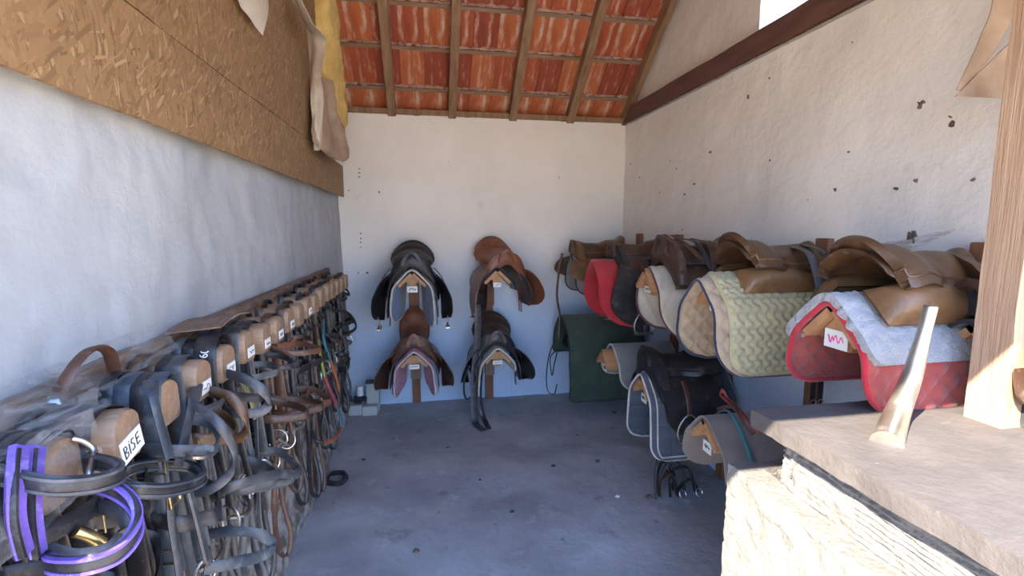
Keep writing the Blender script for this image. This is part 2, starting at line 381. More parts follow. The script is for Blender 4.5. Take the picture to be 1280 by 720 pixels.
# masonry above the beam, up to the opening
def wu(u, v):
    y = 2.44 + (BY - 2.44) * u; z0 = 2.45; z1 = roofz(y) + .02
    return Vector((RX + .03 + wob((0, y, z0 + v*(z1-z0)), .012, 3, 15), y, z0 + v * (z1 - z0)))
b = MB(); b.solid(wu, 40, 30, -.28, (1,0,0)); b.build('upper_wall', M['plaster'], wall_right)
b = MB(); b.box((RX+.03, .30, 2.45), (RX+.31, 1.97, 5.0)); b.build('upper_wall', M['plaster'], wall_right, False)  # unseen masonry added to close the near opening and dim the left wall
# pits and old nail holes in the right and back walls
random.seed(3)
holes = [(1.75,u) for u in ()]
RH = [(1152,130,.018),(1190,149,.022),(935,121,.012),(838,201,.007),(888,190,.007),(856,243,.006),(963,200,.007),(1044,237,.006),(1121,236,.008),(1145,226,.008),
      (846,211,.005),(825,241,.012),(800,222,.007),(788,205,.006),(1062,190,.007),(1217,224,.006),(1010,250,.005),(962,98,.004),(1166,46,.005),(1066,53,.005),(868,230,.005),
      (803,287,.006),(853,287,.008),(887,302,.012),(866,299,.006),(839,299,.006),(1140,295,.02),(1228,306,.012),(958,558,.008)]
import numpy as np
_v = np.array([math.sin(TH)*math.cos(PH), math.cos(TH)*math.cos(PH), -math.sin(PH)]); _r = np.array([math.cos(TH), -math.sin(TH), 0]); _u = np.cross(_r, _v)
def ray(px, py): return _v + _r*(px-640)/600 + _u*(360-py)/600
def on(axis, val, px, py):
    d = ray(px, py); C0 = np.array([0, 0, 1.5]); p = C0 + d*((val - C0[axis])/d[axis]); return Vector([float(c) for c in p])
for i, (px, py, r) in enumerate(RH):
    p = on(0, RX, px, py)
    b = MB(); b.blob((p.x+.004, p.y, p.z), (.010, r*.8, r*.95), i, .6, 9, 6); b.build('plaster_pit', M['holedark'], wall_right)
for i, (px, py, r) in enumerate([(451,292,.006),(451,298,.006),(451,303,.006),(451,309,.005),(448,341,.007),(459,341,.010),(474,240,.008),(436,238,.006),(449,211,.006),(449,216,.006),(449,221,.006),(471,462,.006)]):
    p = on(1, BY, px, py); b = MB(); b.blob((p.x, p.y, p.z), (r, .010, r), i, .3, 9, 6); b.build('plaster_pit', M['holedark'], wall_back)

# roof: deck above, tiles in courses, battens, rafters
NV = Vector((0, math.sin(math.radians(40)), math.cos(math.radians(40))))
SV = Vector((0, -math.cos(math.radians(40)), math.sin(math.radians(40))))      # up the slope, towards the camera
R0 = Vector((0, BY, 2.44))
def RP(x, s, n): return Vector((x, 0, 0)) + R0 + SV*s + NV*n
def rbox(mb, x0, x1, s0, s1, n0, n1):
    vs = [RP(x, s, n) for (x, s, n) in ((x0,s0,n0),(x1,s0,n0),(x1,s1,n0),(x0,s1,n0),(x0,s0,n1),(x1,s0,n1),(x1,s1,n1),(x0,s1,n1))]
    return mb.add(vs, [(3,2,1,0),(4,5,6,7),(0,1,5,4),(1,2,6,5),(2,3,7,6),(3,0,4,7)])
SMAX = 2.9
b = MB(); rbox(b, LX-.3, RX+.35, -.3, SMAX, .13, .17)
ceiling = tag(b.build('ceiling', M['tile2'], smooth=False), 'pitched underside of a clay tile roof on rafters and battens', kind='structure')
# front slope of the roof, over the doorway
b = MB()
pr = RP(0, SMAX, .15); b.box((LX-.3, .20, 2.26), (RX+.35, .34, 2.5))  # unseen lintel added, its height chosen to block the sun
b.add([(LX-.3, pr.y, pr.z), (RX+.35, pr.y, pr.z), (RX+.35, .12, 2.48), (LX-.3, .12, 2.48), (LX-.3, pr.y, pr.z+.06), (RX+.35, pr.y, pr.z+.06), (RX+.35, .12, 2.54), (LX-.3, .12, 2.54)],
      [(3,2,1,0),(4,5,6,7),(0,1,5,4),(1,2,6,5),(2,3,7,6),(3,0,4,7)])
b.build('front_slope_sun_lintel', M['rafter'], ceiling, False)
bat_s = [0.158, .497, .81, 1.13, 1.45]
for k, s_ in enumerate(bat_s):
    b = MB(); rbox(b, LX-.02, RX+.02, s_-.014, s_+.014, .045, .067); b.build('batten', M['batten'], ceiling, False)
for x in (-.24, .24, .745, 1.245, 1.735):
    b = MB(); w = .032 if x < 1.7 else .025
    def rf(u, v, x=x, w=w):
        a = 2*pi*v; return RP(x, -.02 + SMAX*u, 0)
    rbox(b, x-w, x+w, -.03, SMAX, -.045, .045); b.build('rafter', M['rafter'], ceiling, False, bev=.003)
tw = .178
meshes = {}
edges = [-.14] + [s_+.01 for s_ in bat_s] 
for c in range(len(bat_s)):
    s0, s1 = edges[c] - .06, edges[c+1] + .0
    x = LX - .02 - (c % 2)*0; i = 0
    while x < RX + .05:
        key = (c, random.randrange(3))
        b = MB()
        def tf(u, v, s0=s0, s1=s1):
            xx = tw*.985*u; e = .010*math.sin(u*2*pi)*.35
            return Vector((xx, 0, 0)) + SV*(s0 + (s1-s0)*v) + NV*(.082 - .018*v + e + (.008 if u > .93 else 0))
        if key not in meshes:
            b.solid(tf, 8, 3, -.012)
            o = b.build('roof_tile', M[['tile','tile2','tile3'][key[1]]] if c else M[['tile3','tile','tile3'][key[1]]], ceiling); meshes[key] = o.data
        else:
            o = bpy.data.objects.new('roof_tile', meshes[key]); COL.objects.link(o); o.parent = ceiling
        o.location = (x, R0.y, R0.z) ; o.location = Vector((x, R0.y, R0.z)) + NV*random.uniform(-.003, .003); x += tw; i += 1
b = MB()
for s_ in bat_s[:3]:
    x = LX + .02
    while x < RX - .02:
        w = random.uniform(.02, .06); p = RP(x, s_ + .022, .062); b.blob(p, (w, .012, .013), x*9, .4, 8, 5); x += w*1.5 + random.uniform(0, .03)
mo = b.build('mortar_fillet', M['mortar'], ceiling); mo['kind'] = 'stuff'
# wall plate on the back wall, and the big beam on the right wall
def wp(u, v):
    x = LX + .05 + (RX - LX - .05)*u; a = 2*pi*v
    return Vector((x, BY + .01 + .035*math.cos(a) + wob((x,0,0), .006, 3), 2.425 + .016*math.sin(a) + wob((x,1,0), .006, 4)))
b = MB(); b.box((LX, BY-.03, 2.405), (RX-.02, BY+.06, 2.445)); tag(b.build('trim_1', M['rafter'], None, False, bev=.004), 'thin wooden wall plate along the top of the back wall', kind='structure')
def bm_(u, v):
    y = .25 + (BY - .20)*u; pts = [(-.035,0),(-.035,.12),(.06,.12),(.06,0),(-.035,0)]
    k = v*4; i = min(3, int(k)); t = k - i
    px = pts[i][0]*(1-t) + pts[i+1][0]*t; pz = pts[i][1]*(1-t) + pts[i+1][1]*t
    return Vector((RX + px + wob((0, y, pz*4), .006, 2.5, 21), y, 2.392 + pz + wob((1, y, px*4), .006, 2.5, 23)))
b = MB(); b.grid(bm_, 60, 16); b.box((RX-.02, .22, 2.40), (RX+.05, .26, 2.50))
tag(b.build('trim_2', M['beam']), 'long reddish brown beam along the top of the right wall', kind='structure')
b = MB(); b.box((RX-.028, .3, 2.383), (RX+.0, BY-.1, 2.390)); tag(b.build('trim_3', M['steel'], None, False), 'thin pale metal strip under the beam', kind='structure')

# ------------------------------------------------------------------ OSB boards on the left wall, insulation and membranes
def osb(name, label, y0, y1, z0, z1, x):
    def f(u, v):
        y = y0 + (y1-y0)*u; z = z0 + (z1-z0)*v
        e = wob((0, y, z), .004, 1.2)
        if v == 0: z += wob((0, y, 0), .004, 6)
        return Vector((x + e, y, z))
    b = MB(); b.solid(f, 60, 12, .012); return tag(b.build(name, M['osb']), label, 'board')
osb('strand_board', 'lower strand board strip fixed along the top of the left wall', .44, 4.00, 1.742, 1.978, LX+.052)
osb('strand_board', 'large upper strand board above the narrow strip on the left wall', .44, 3.27, 1.982, 3.1, LX+.050)
b = MB(); b.box((LX-.02, .44, 1.765), (LX+.036, 3.98, 1.80)); b.box((LX-.02, .44, 2.6), (LX+.034, 3.25, 2.64)); tag(b.build('trim_4', M['batten'], None, False), 'fixing battens behind the strand boards', kind='structure')
def woolf(u, v):
    t = 2*pi*v; z = 2.12 + 1.0*u; yc = 3.62 - .36*u*u + .03*math.sin(u*9)
    w = .26*(1 - .25*u) * (min(1, u*6+.25)); p = Vector((LX + .05 + .095*math.cos(t)*min(1,u*5+.3), yc + w*math.sin(t), z))
    n = noise.fractal(p*9, 1, 2, 4)*.022; return p + Vector((math.cos(t)*n, math.sin(t)*n, 0))
b = MB(); b.grid(woolf, 44, 36); tag(b.build('insulation_batt', M['wool']), 'torn yellow glass wool batt sticking out beside the strand board', 'insulation')
def sheet(name, label, rows, matl, cat, th=.003, n=7, wav=.008):
    """rows: list of (left point, right point) from top to bottom; folded cloth-like sheet"""
    Lp = cr([r[0] for r in rows], 8); Rp = cr([r[1] for r in rows], 8); m = len(Lp) - 1
    def f(u, v):
        i = u*m; k = min(m-1, int(i)); t = i-k
        a = Lp[k].lerp(Lp[k+1], t); c = Rp[k].lerp(Rp[k+1], t); p = a.lerp(c, v)
        d = (c-a); q = Vector((0,0,1)).cross(d); q = q.normalized() if q.length > 1e-6 else Vector((1,0,0))
        return p + q*(wav*math.sin(v*n + u*3) + wob(p, wav*.9, 9))
    b = MB(); b.solid(f, m*2, 20, th); return tag(b.build(name, matl), label, cat)
X1 = LX + .08
def OX(px, py, dx=0): return on(0, X1 + dx, px, py)
sheet('membrane_sheet', 'pale torn membrane strip hanging down the edge of the upper strand board',
      [(OX(360,-10), OX(372,-12,.04)), (OX(378,26), OX(388,28,.08)), (OX(384,50), OX(406,50,.10)), (OX(386,95), OX(400,92,.07)), (OX(389,130), OX(405,130,.06)), (OX(393,188), OX(398,188,.03))], M['membrane_pale'], 'membrane', n=6)
sheet('membrane_sheet', 'brown crumpled membrane hanging over the end of the lower strand board',
      [(OX(398,95,.02), OX(412,100,.03)), (OX(398,130,.03), OX(420,140,.06)), (OX(396,165,.03), OX(432,170,.08)), (OX(400,184,.04), OX(437,196,.09)), (OX(412,196,.05), OX(430,203,.08))], M['membrane'], 'membrane', n=11, wav=.016)
sheet('membrane_sheet', 'small pointed grey membrane flap hanging from above over the upper strand board',
      [(OX(296,-12,0), OX(334,-12,.03)), (OX(303,8), OX(334,12,.03)), (OX(315,25), OX(332,28,.02)), (OX(327,43), OX(329,45,.0))], M['membrane_pale'], 'membrane', n=4, wav=.004)
def OY(px, py, Y): return on(1, Y, px, py)
t = thing('torn_membrane', 'torn brown membrane with a folded bottom corner hanging beside the foreground post', 'membrane', (0,0,0))
def fs(rows, nm, ml, n, wav):
    o = sheet(nm, None, rows, ml, None, n=n, wav=wav)
    o.parent = t
    return o
fs([(OY(1246,-15,1.12), OY(1275,-15,1.12)), (OY(1238,20,1.12), OY(1262,25,1.12)), (OY(1222,60,1.11), OY(1240,66,1.12)), (OY(1206,95,1.10), OY(1213,100,1.12)), (OY(1197,112,1.10), OY(1200,114,1.11))], 'upper_strip', M['membrane'], 3, .003)
fs([(OY(1246,70,1.11), OY(1290,30,1.12)), (OY(1226,90,1.11), OY(1290,70,1.12)), (OY(1206,110,1.10), OY(1290,110,1.12)), (OY(1195,120,1.09), OY(1290,124,1.11))], 'folded_corner', M['membrane'], 5, .003)

# ------------------------------------------------------------------ low wall, slab, post, bar
def lowblock(x0, x1, y0, y1, z0, z1, amp, ridges):
    def f(u, v):
        # walk: left face -> far face, u along, v height
        L1 = y1 - y0; L2 = x1 - x0; d = u*(L1+L2); z = z0 + (z1-z0)*v
        if d < L1: p = Vector((x0, y0 + d, z)); n = Vector((-1,0,0))
        else: p = Vector((x0 + d - L1, y1, z)); n = Vector((0,1,0))
        o = wob(p, amp, 14, 3) + wob(p, amp*.7, 40, 4)
        if ridges: o += .0042*math.sin(z*2*pi/.015 + 9*noise.noise(p*6) + p.y*5)*(.5+noise.noise(p*11+Vector((3,0,0))))
        return p + n*o
    return f
b = MB(); b.solid(lowblock(.955, RX+.02, .35, 1.10, .68, .955, .006, True), 190, 90, -.05)
lw = tag(b.build('wall_front', M['render']), 'low white rendered wall at the front right', kind='structure')
def lower(u, v):
    f = lowblock(.895, RX+.02, .35, 1.25, -.02, .785, .010, False); p = f(u, min(1, v*1.1))
    if v > .91: p = p + Vector((.08*(v-.91)/.09, 0, 0)); p.y -= .05*(v-.91)/.09
    return p
b = MB(); b.solid(lower, 130, 80, -.06); b.box((.98, .37, 0), (RX, 1.12, .78)); b.build('wall_footing', M['render'], lw)
def slabf(u, v):
    x = .885 + .87*u; y = .33 + .815*v
    if u == 0: x += wob((y*3,0,0), .010, 3)
    if v == 1: y += wob((x*3,0,0), .008, 3)
    return Vector((x, y, 1.0 + wob((x,y,0), .002, 5)))
b = MB(); b.solid(slabf, 50, 50, .048)
# make the slab hang below its top face
sb = tag(b.build('coping_slab', M['stone']), 'thick worn stone slab topping the low front wall', 'slab')
b = MB(); c0 = on(1, 1.05, 1215, 480)
def postf(mb):
    pts = [(1.41,.915),(1.52,.915),(1.52,1.0),(1.41,1.0)]
    vs = []; n = 40
    for i in range(n+1):
        z = 1.0 + 1.5*i/n
        for (x, y) in pts: vs.append((x + wob((x*5, y*5, z), .003, 6), y + wob((x*5, y*5, z+9), .003, 6), z))
    fs = [(i*4+j, i*4+(j+1)%4, (i+1)*4+(j+1)%4, (i+1)*4+j) for i in range(n) for j in range(4)] + [(3,2,1,0), tuple(n*4+j for j in range(4))]
    mb.add(vs, fs)
postf(b); tag(b.build('wooden_post', M['fgpost'], smooth=True), 'rough sawn pale timber post standing on the slab at the right', 'post')
pth = cr([on(2,.998,1108,556), on(1,.99,1122,516), on(1,.985,1140,470), on(1,.98,1154,420), on(1,.98,1162,390), on(1,.98,1164,381)], 8)
b = MB(); m_ = len(pth)-1
b.tube(pth, lambda t: .034 - .019*min(1, t*1.6) if t < .90 else (.015*math.sqrt(max(0.02, 1-((t-.90)/.10)**2))), 16)
tag(b.build('metal_bar', M['polished']), 'shiny tapering bent metal bar standing up from the slab', 'bar')

# ------------------------------------------------------------------ tack: geometry shared by racks, pads and saddles
# local frame of every rack: x out of the wall, y across, z up, ridge at z = 0
TAB = []
def _mk():
    y = z = 0; a = 0; ds = .005
    while a < 1.2:
        th = lerp_tab([(0, 12), (.032, 43), (.125, 46), (.225, 83), (.38, 88), (1.2, 90)], a)
        TAB.append((y, z, math.radians(th))); y += ds*math.cos(math.radians(th)); z -= ds*math.sin(math.radians(th)); a += ds
_mk()
def drape(a, off=0, pinch=1.0):
    s_ = 1 if a >= 0 else -1; k = abs(a)/.005; i = min(len(TAB)-2, int(k)); t = k-i
    y = TAB[i][0]*(1-t) + TAB[i+1][0]*t; z = TAB[i][1]*(1-t) + TAB[i+1][1]*t; th = TAB[i][2]*(1-t) + TAB[i+1][2]*t
    if abs(a) < .03: th *= abs(a)/.03
    return Vector((0, s_*(y*pinch + off*math.sin(th)), z + off*math.cos(th)))

def make_rack(loc, rz, zs, ztop, label, cards, arm=.5, group='saddle racks on the walls', zb=.005):
    r = thing('saddle_rack', label, 'saddle rack', loc, rz, group)
    b = MB(); b.box((.0, -.035, zb), (.035, .035, ztop)); b.build('post', M['postwood'], r, False, bev=.003)
    for z, cd, L in zip(zs, cards, arm if isinstance(arm, (list, tuple)) else [arm]*len(zs)):
        b = MB(); b.box((.035, -.03, z-.15), (L-.05, .03, z-.055)); b.build('arm', M['beech'], r, False, bev=.003)
        b = MB(); b.box((.035, -.042, max(z-.36, zb)), (.06, .042, z-.02)); b.build('backplate', M['postgrey' if z < .9 else 'postwood'], r, False, bev=.003)
        for s_ in (-1, 1):
            Mx = Matrix.Translation((0, 0, z)) @ Matrix.Rotation(s_*math.radians(45), 4, 'X')
            b = MB()
            if s_ > 0: b.box((.04, -.148, -.024), (L, .0, 0), Mx)
            else: b.box((.04, 0, -.024), (L, .148, 0), Mx)
            b.build('ridge_board', M['beech'], r, False, bev=.002)
        b = MB(); b.add([(L-.05, -.05, z-.09), (L-.05, .05, z-.09), (L-.05, .0, z-.036), (L-.03, -.05, z-.09), (L-.03, .05, z-.09), (L-.03, .0, z-.036)], [(0,1,2),(5,4,3),(0,3,4,1),(1,4,5,2),(2,5,3,0)])
        b.build('end_brace', M['beech'], r, False)
        if cd:
            cw, ch, dz = cd
            b = MB(); b.box((L-.028, -cw/2, z-dz-ch), (L-.025, cw/2, z-dz)); c = b.build('name_card', M['card'], r, False)
            b = MB(); random.seed(int(z*1000)+int(loc[0]*77)); pth = []
            n = 14
            for i in range(n):
                pth.append(Vector((L-.0242, -cw*.34 + cw*.68*i/(n-1), z-dz-ch*.5 + random.uniform(-.2, .25)*ch)))
            b.tube(cr(pth, 3), ch*.035, 4); b.build('handwriting', M['pinkink' if ch > .05 else 'ink'], c)
    return r

def quilt(kind, x, a):
    if kind == 'diamond':
        s_ = .075; p = abs(math.sin(pi*(x + a)/s_)); q = abs(math.sin(pi*(x - a)/s_)); return .013*min(p, q)**.5
    if kind == 'diamond_small':
        s_ = .05; p = abs(math.sin(pi*(x + a)/s_)); q = abs(math.sin(pi*(x - a)/s_)); return .005*min(p, q)**.55
    if kind == 'wave':
        s_ = .040; ph = .32*math.sin(2*pi*a/.052 ); w = abs(math.sin(pi*(x/s_ + ph)))
        return .013*w**.7 * (.55 + .45*abs(math.sin(pi*a/.026)))
    if kind == 'lines':
        return .010*abs(math.sin(pi*a/.075))**.4 * abs(math.sin(pi*x/.11))**.35
    if kind == 'fleece': return .006*noise.fractal(Vector((x*45, a*45, 0)), 1, 2, 3)
    if kind == 'diag': return .008*abs(math.sin(pi*(x*1.0 - a*.6)/.07))**.4
    return .0015*noise.noise(Vector((x*12, a*12, 0)))

def make_pad(name, label, cat, loc, rz, z, x0, x1, A, matl, edge=None, qk=None, off=.006, th=.012, R=.10, edge_w=.006, A2=None,
             front=None, taper=0, double=False, flare=0, res=.008, lining=None, group=None, roll=0, wrinkle=.006, seed=0, backcut=0, pinch=1.0, name_edge='binding'):
    """A drop on local +y side, A2 on -y side"""
    A2 = A2 or A
    t = thing(name, label, cat, (loc[0], loc[1], z), rz, group); t.rotation_euler = (roll, 0, rz)
    def ext(a):
        Am = A if a > 0 else A2; aa = abs(a); lo, hi = x0, x1
        if aa > Am - R:
            q = min(1, (aa - (Am-R))/R); ins = R*(1 - math.sqrt(max(0, 1-q*q))); lo += ins; hi -= ins*1.0
        if front: hi += front(a)
        lo += backcut*min(1, aa/.3)
        return lo, hi
    def P(u, v, o=0):
        a = -A2 + (A + A2)*v; lo, hi = ext(a); x = lo + (hi-lo)*u
        w = wrinkle*noise.fractal(Vector((x*5, a*5, seed*3.3)), 1, 2, 3)*min(1, abs(a)/.15)
        p = drape(a, off + o + w + flare*min(1, max(0, (abs(a)-.2)/.25)), pinch); p.x = x; p.y *= 1 - taper*(x1-x)/(x1-x0)*min(1, abs(a)/.2); return p
    def f(u, v):
        a = -A2 + (A + A2)*v; lo, hi = ext(a); x = lo + (hi-lo)*u
        e = min(u, 1-u, 1) ; q = quilt(qk, x, a) * min(1, min(u*(hi-lo), (1-u)*(hi-lo), v*(A+A2), (1-v)*(A+A2))/.012)
        return P(u, v, q)
    nu = max(8, int((x1-x0)/res)); nv = max(20, int((A+A2)/res))
    b = MB(); b.solid(f, nu, nv, th); pad = b.build('pad_body', matl, t)
    if edge:
        pts = [P(i/24, 0, -th/2) for i in range(24)] + [P(1, i/60, -th/2) for i in range(60)] + [P(1-i/24, 1, -th/2) for i in range(24)] + [P(0, 1-i/60, -th/2) for i in range(60)]
        b = MB(); b.tube(pts, max(edge_w, th*.62), 8, True); b.build(name_edge, edge, t)
        if double:
            pts = [P(.06 + .88*i/24, .028, .012) for i in range(24)] + [P(.94, .028 + .944*i/60, .012) for i in range(60)] + [P(.94-.88*i/24, .972, .012) for i in range(24)]
            b = MB(); b.tube(pts, .004, 6); b.build('piping', edge, t)
    if lining:
        b = MB()
        def g(u, v): return P(.01+.98*u, .01+.98*v, -th-.001)
        b.solid(g, 16, 50, .002); b.build('lining', lining, t)
    return t, P

def make_saddle(label, loc, rz, z, xc, seat, flap=None, panel=None, L=.44, lift=.03, tilt=0, roll=0, drop=.36, fwd=.06, stirrup=None, yaw=0,
                billets=True, kind='jump', cantle=.19, pomh=.105, flip=False, splay=.02, plen=.155, sweat=True, flaps=True, slen=.27, twist=0, fat=1.0, flapdrop2=None, group='saddles on the racks', skirt=None, wide=1.0):
    """xc: local x of the cantle end; pommel at xc+L, pointing away from the wall"""
    flap = flap or seat; panel = panel or seat; skirt = skirt or seat
    t = thing('saddle', label, 'saddle', (loc[0], loc[1], z), rz, group); t.rotation_euler = (roll, 0, rz + yaw)
    H = [(0, cantle-.012), (.05, cantle), (.14, cantle-.03), (.30, .105), (.5, .078), (.72, .082), (.90, pomh-.012), (1, pomh)]
    Wd = [(0, .125), (.05, .15), (.18, .165), (.38, .15), (.62, .10), (.85, .085), (1, .072)]
    K = [(0, .10), (.2, .085), (.5, .075), (.8, .085), (1, .08)]
    def seatf(u, v):
        vv = (v-.5)*2; w = lerp_tab(Wd, u)*wide; h = lerp_tab(H, u); k = lerp_tab(K, u)
        x = xc + L*u - .035*(1-u)**6*0 ; bulge = .010*(1-vv*vv)
        x2 = x - (.045*vv*vv*-1 if u < .12 else 0)*(1-u/.12 if u < .12 else 0)
        return Vector((x2, w*vv, h + lift - k*abs(vv)**2.2*1.0 - (.02 if abs(vv) > .97 else 0) + tilt*(x-xc-L/2)))
    b = MB(); b.solid(seatf, 34, 22, lambda u, v: .022 + .02*(1-u)); b.build('seat', seat, t)
    # seam welt round the seat
    w_ = [seatf(i/40, .035) + Vector((0,0,-.004)) for i in range(41)]; w2 = [seatf(i/40, .965) + Vector((0,0,-.004)) for i in range(41)]
    b = MB(); b.tube(w_, .0045, 6); b.tube(w2, .0045, 6); b.build('seat_piping', flap, t)
    # pommel arch
    b = MB()
    def arch(u, v):
        a = -.17 + .34*v; q_ = abs(a)/.17; o1 = .042 + lift*.5; p = drape(a, o1 + (pomh + lift - .012 - o1)*(1-q_**1.3) + .008*math.sin(pi*u)); p.x = xc + L - .045 + .045*u - .03*q_; return p
    def arch(u, v):
        a = -.17 + .34*v; q_ = abs(a)/.17; o1 = .045 + lift*.5; o0 = .018 + lift*.2
        outer = o1 + max(0, pomh + lift - .014 - o1)*(1-q_**1.5)
        p = drape(a, o0 + (outer-o0)*u); p.x = xc + L - .012 - .03*q_ + .010*math.sin(pi*u) - .012*u; return p
    b.solid(arch, 8, 28, .035, (1,0,0)); b.build('pommel_arch', flap, t)
    for s_ in (-1, 1):
        D_ = drop if s_ > 0 or flapdrop2 is None else flapdrop2
        # panel: stuffed cushion
        def pf(u, v, s_=s_):
            a = .025 + plen*v; x = xc + .02 + (L-.05)*u; e = math.sin(pi*min(1, max(0, u)))**.35 * math.sin(pi*v)**.4
            p = drape(s_*a, .006 + lift*.6 + (.034 + .030*(1-u))*e*fat); p.x = x; return p
        def pf2(u, v, s_=s_):
            a = .025 + plen*v; x = xc + .02 + (L-.05)*u; p = drape(s_*a, .012+lift*.4); p.x = x; return p
        b = MB(); b.grid(pf, 24, 12); b.grid(pf2, 24, 12); b.build('panel', panel, t)
        # flap
        def ff(u, v, s_=s_, D_=D_):
            a = .10 + (D_)*v; top0, top1 = xc + L*.30, xc + L*.97
            cx = (top0+top1)/2 + fwd*math.sin(pi*min(1, v*1.05)*.75); hw = (top1-top0)/2 * (.92 + .28*math.sin(pi*v*.9))
            if v > .6: hw *= math.sqrt(max(.012, 1-((v-.6)/.4)**2.2))
            x = cx + hw*(2*u-1)
            o = .056 + lift*.4 + .014*math.sin(v*pi) + splay*v**1.5 + twist*(u-.4)*min(1, v*2) + .004*noise.noise(Vector((x*6, a*6, s_)))
            p = drape(s_*a, o); p.x = x; return p
        if flaps:
            b = MB(); b.solid(ff, 16, 26, .007 if s_ < 0 else -.007); b.build('flap', flap, t)
        # knee roll / sweat flap behind
        def sf(u, v, s_=s_, D_=D_): 
            p = ff(.06+.88*u, .04+.90*v); q = drape(s_*(.10+D_*(.04+.9*v)), .030); q.x = p.x; return q
        if sweat:
            b = MB(); b.solid(sf, 10, 16, .006 if s_ < 0 else -.006); b.build('sweat_flap', panel, t)
        # skirt
        def kf(u, v, s_=s_):
            a = .075 + .13*v; hw = .085*(math.sqrt(max(.02, 1-(max(0, v-.35)/.65)**2))); x = xc + L*.70 + hw*(2*u-1)
            p = drape(s_*a, .052 + lift*.6 + .004); p.x = x; return p
        if flaps:
            b = MB(); b.solid(kf, 10, 10, .006 if s_ < 0 else -.006); b.build('skirt', skirt, t)
        if billets:
            for k in range(2):
                x = xc + L*.5 + k*.045; pth = []
                for i in range(10):
                    p = drape(s_*(.14 + (D_+.02)*i/9), .026); p.x = x + .003*math.sin(i); pth.append(p)
                b = MB(); b.strap(pth, .024, .004, (1,0,0)); b.build('girth_strap', flap, t)
        if stirrup and (stirrup == 'both' or s_ < 0):
            x = xc + L*.66; pth = []
            for i in range(14):
                p = drape(s_*(.11 + slen*i/13), .084 + lift*.4 + splay*.5); p.x = x; pth.append(p)
            b = MB(); b.strap(pth, .026, .006, (1,0,0)); sl_ = b.build('stirrup_leather', M['brown'], t)
            e = pth[-1]; pts = []
            for i in range(24):
                q = i/24*2*pi; hh = math.cos(q); ww = .064*math.sin(q)*(1 - .28*hh)
                pts.append(e + Vector((ww, 0, -.070 + .078*max(-.80, hh))))
            b = MB(); b.tube(pts, .0045, 8, True); b.box((e.x-.06, e.y-.014, e.z-.142), (e.x+.06, e.y+.014, e.z-.130)); b.build('stirrup_iron', M['steel'], t)
    if flip:
        q = Matrix.Rotation(rz, 3, 'Z') @ Vector((2*xc + L, 0, 0)); t.location = (loc[0]+q.x, loc[1]+q.y, z); t.rotation_euler = (roll, 0, rz + pi + yaw)
    return t

# ------------------------------------------------------------------ racks and saddles on the back wall
BA, RA = -pi/2, pi       # local x out from the back wall / the right wall
b1 = (-.10, BY-.005, 0); b2 = (.53, BY-.005, 0)
make_rack(b1, BA, [1.19, .585], 1.40, 'left saddle rack on the back wall, post with two ridged arms', [(.075,.045,.115), (.075,.035,.10)], arm=.55)
make_rack(b2, BA, [1.20, .585], 1.42, 'right saddle rack on the back wall, post with two ridged arms', [(.06,.035,.11), (.075,.03,.10)], arm=.55)
make_pad('saddle_pad', 'navy saddle pad with beige binding under the upper left black saddle', 'saddle pad', b1, BA, 1.19, .08, .57, .50, M['denim'], M['piping'], None, th=.008, R=.16, edge_w=.008, A2=.46, lining=M['blue'], seed=1, off=.012, taper=.55)
make_saddle('black saddle with wide flaps, upper left on the back wall', b1, BA, 1.19, .10, M['black'], M['black'], M['blackdust'], L=.42, drop=.34, stirrup='both', lift=.035, cantle=.18, wide=1.05, splay=.02, plen=.30, twist=.07)
make_pad('saddle_pad', 'pink quilted saddle pad under the lower left brown saddle on the back wall', 'saddle pad', b1, BA, .585, .10, .56, .42, M['pink'], M['piping'], 'diamond', th=.010, R=.08, seed=2, taper=.5)
make_saddle('brown saddle with reddish cantle and pink pad, lower left on the back wall', b1, BA, .585, .10, M['chestnut'], M['brown'], M['darkbrown'], L=.42, drop=.28, lift=.03, cantle=.245, fwd=.05, wide=.74, splay=.02, plen=.27, twist=.08)
make_pad('saddle_pad', 'short black saddle pad under the upper right brown saddle on the back wall', 'saddle pad', b2, BA, 1.20, .14, .54, .22, M['blackcloth'], None, None, th=.014, R=.05, seed=3)
make_saddle('tilted chestnut saddle with high cantle, upper right on the back wall', b2, BA, 1.20, .06, M['chestnut'], M['chestnut'], M['darkbrown'], L=.46, drop=.28, flapdrop2=.35, lift=.035, cantle=.20, wide=1.0, splay=.02, plen=.25, twist=.05, roll=0, tilt=0, skirt=M['brown'], yaw=.16)
make_pad('saddle_pad', 'white saddle pad under the lower right dark saddle on the back wall', 'saddle pad', b2, BA, .585, .12, .56, .25, M['cream'], M['piping'], None, th=.012, R=.05, A2=.44, seed=4, taper=.35)
make_saddle('dark brown saddle with worn seat and white pad, lower right on the back wall', b2, BA, .585, .10, M['darkbrown'], M['blackdust'], M['black'], L=.42, drop=.26, lift=.03, cantle=.19, splay=.02, plen=.30, twist=.07)

# ------------------------------------------------------------------ racks, pads and saddles on the right wall
RY = [3.70, 3.08, 2.47, 1.84, 1.22]
rl = [(RX-.005, y, 0) for y in RY]
names = ['rack in the far right corner with ridged arms', 'second rack from the corner on the right wall', 'middle rack on the right wall holding a cream pad', 'fourth rack from the corner on the right wall holding a straw yellow pad', 'nearest rack on the right wall holding the red quilted pad']
for k in range(5):
    make_rack(rl[k], RA, [1.28, .67] if k < 4 else [1.28], 1.455, 'saddle ' + names[k], [(.07,.035,.10) if k < 4 else (.082,.056,.085), (.06,.05,.11)] if k < 4 else [(.082,.056,.085)], arm=[.56, .56], zb=.005 if k < 4 else 1.01)
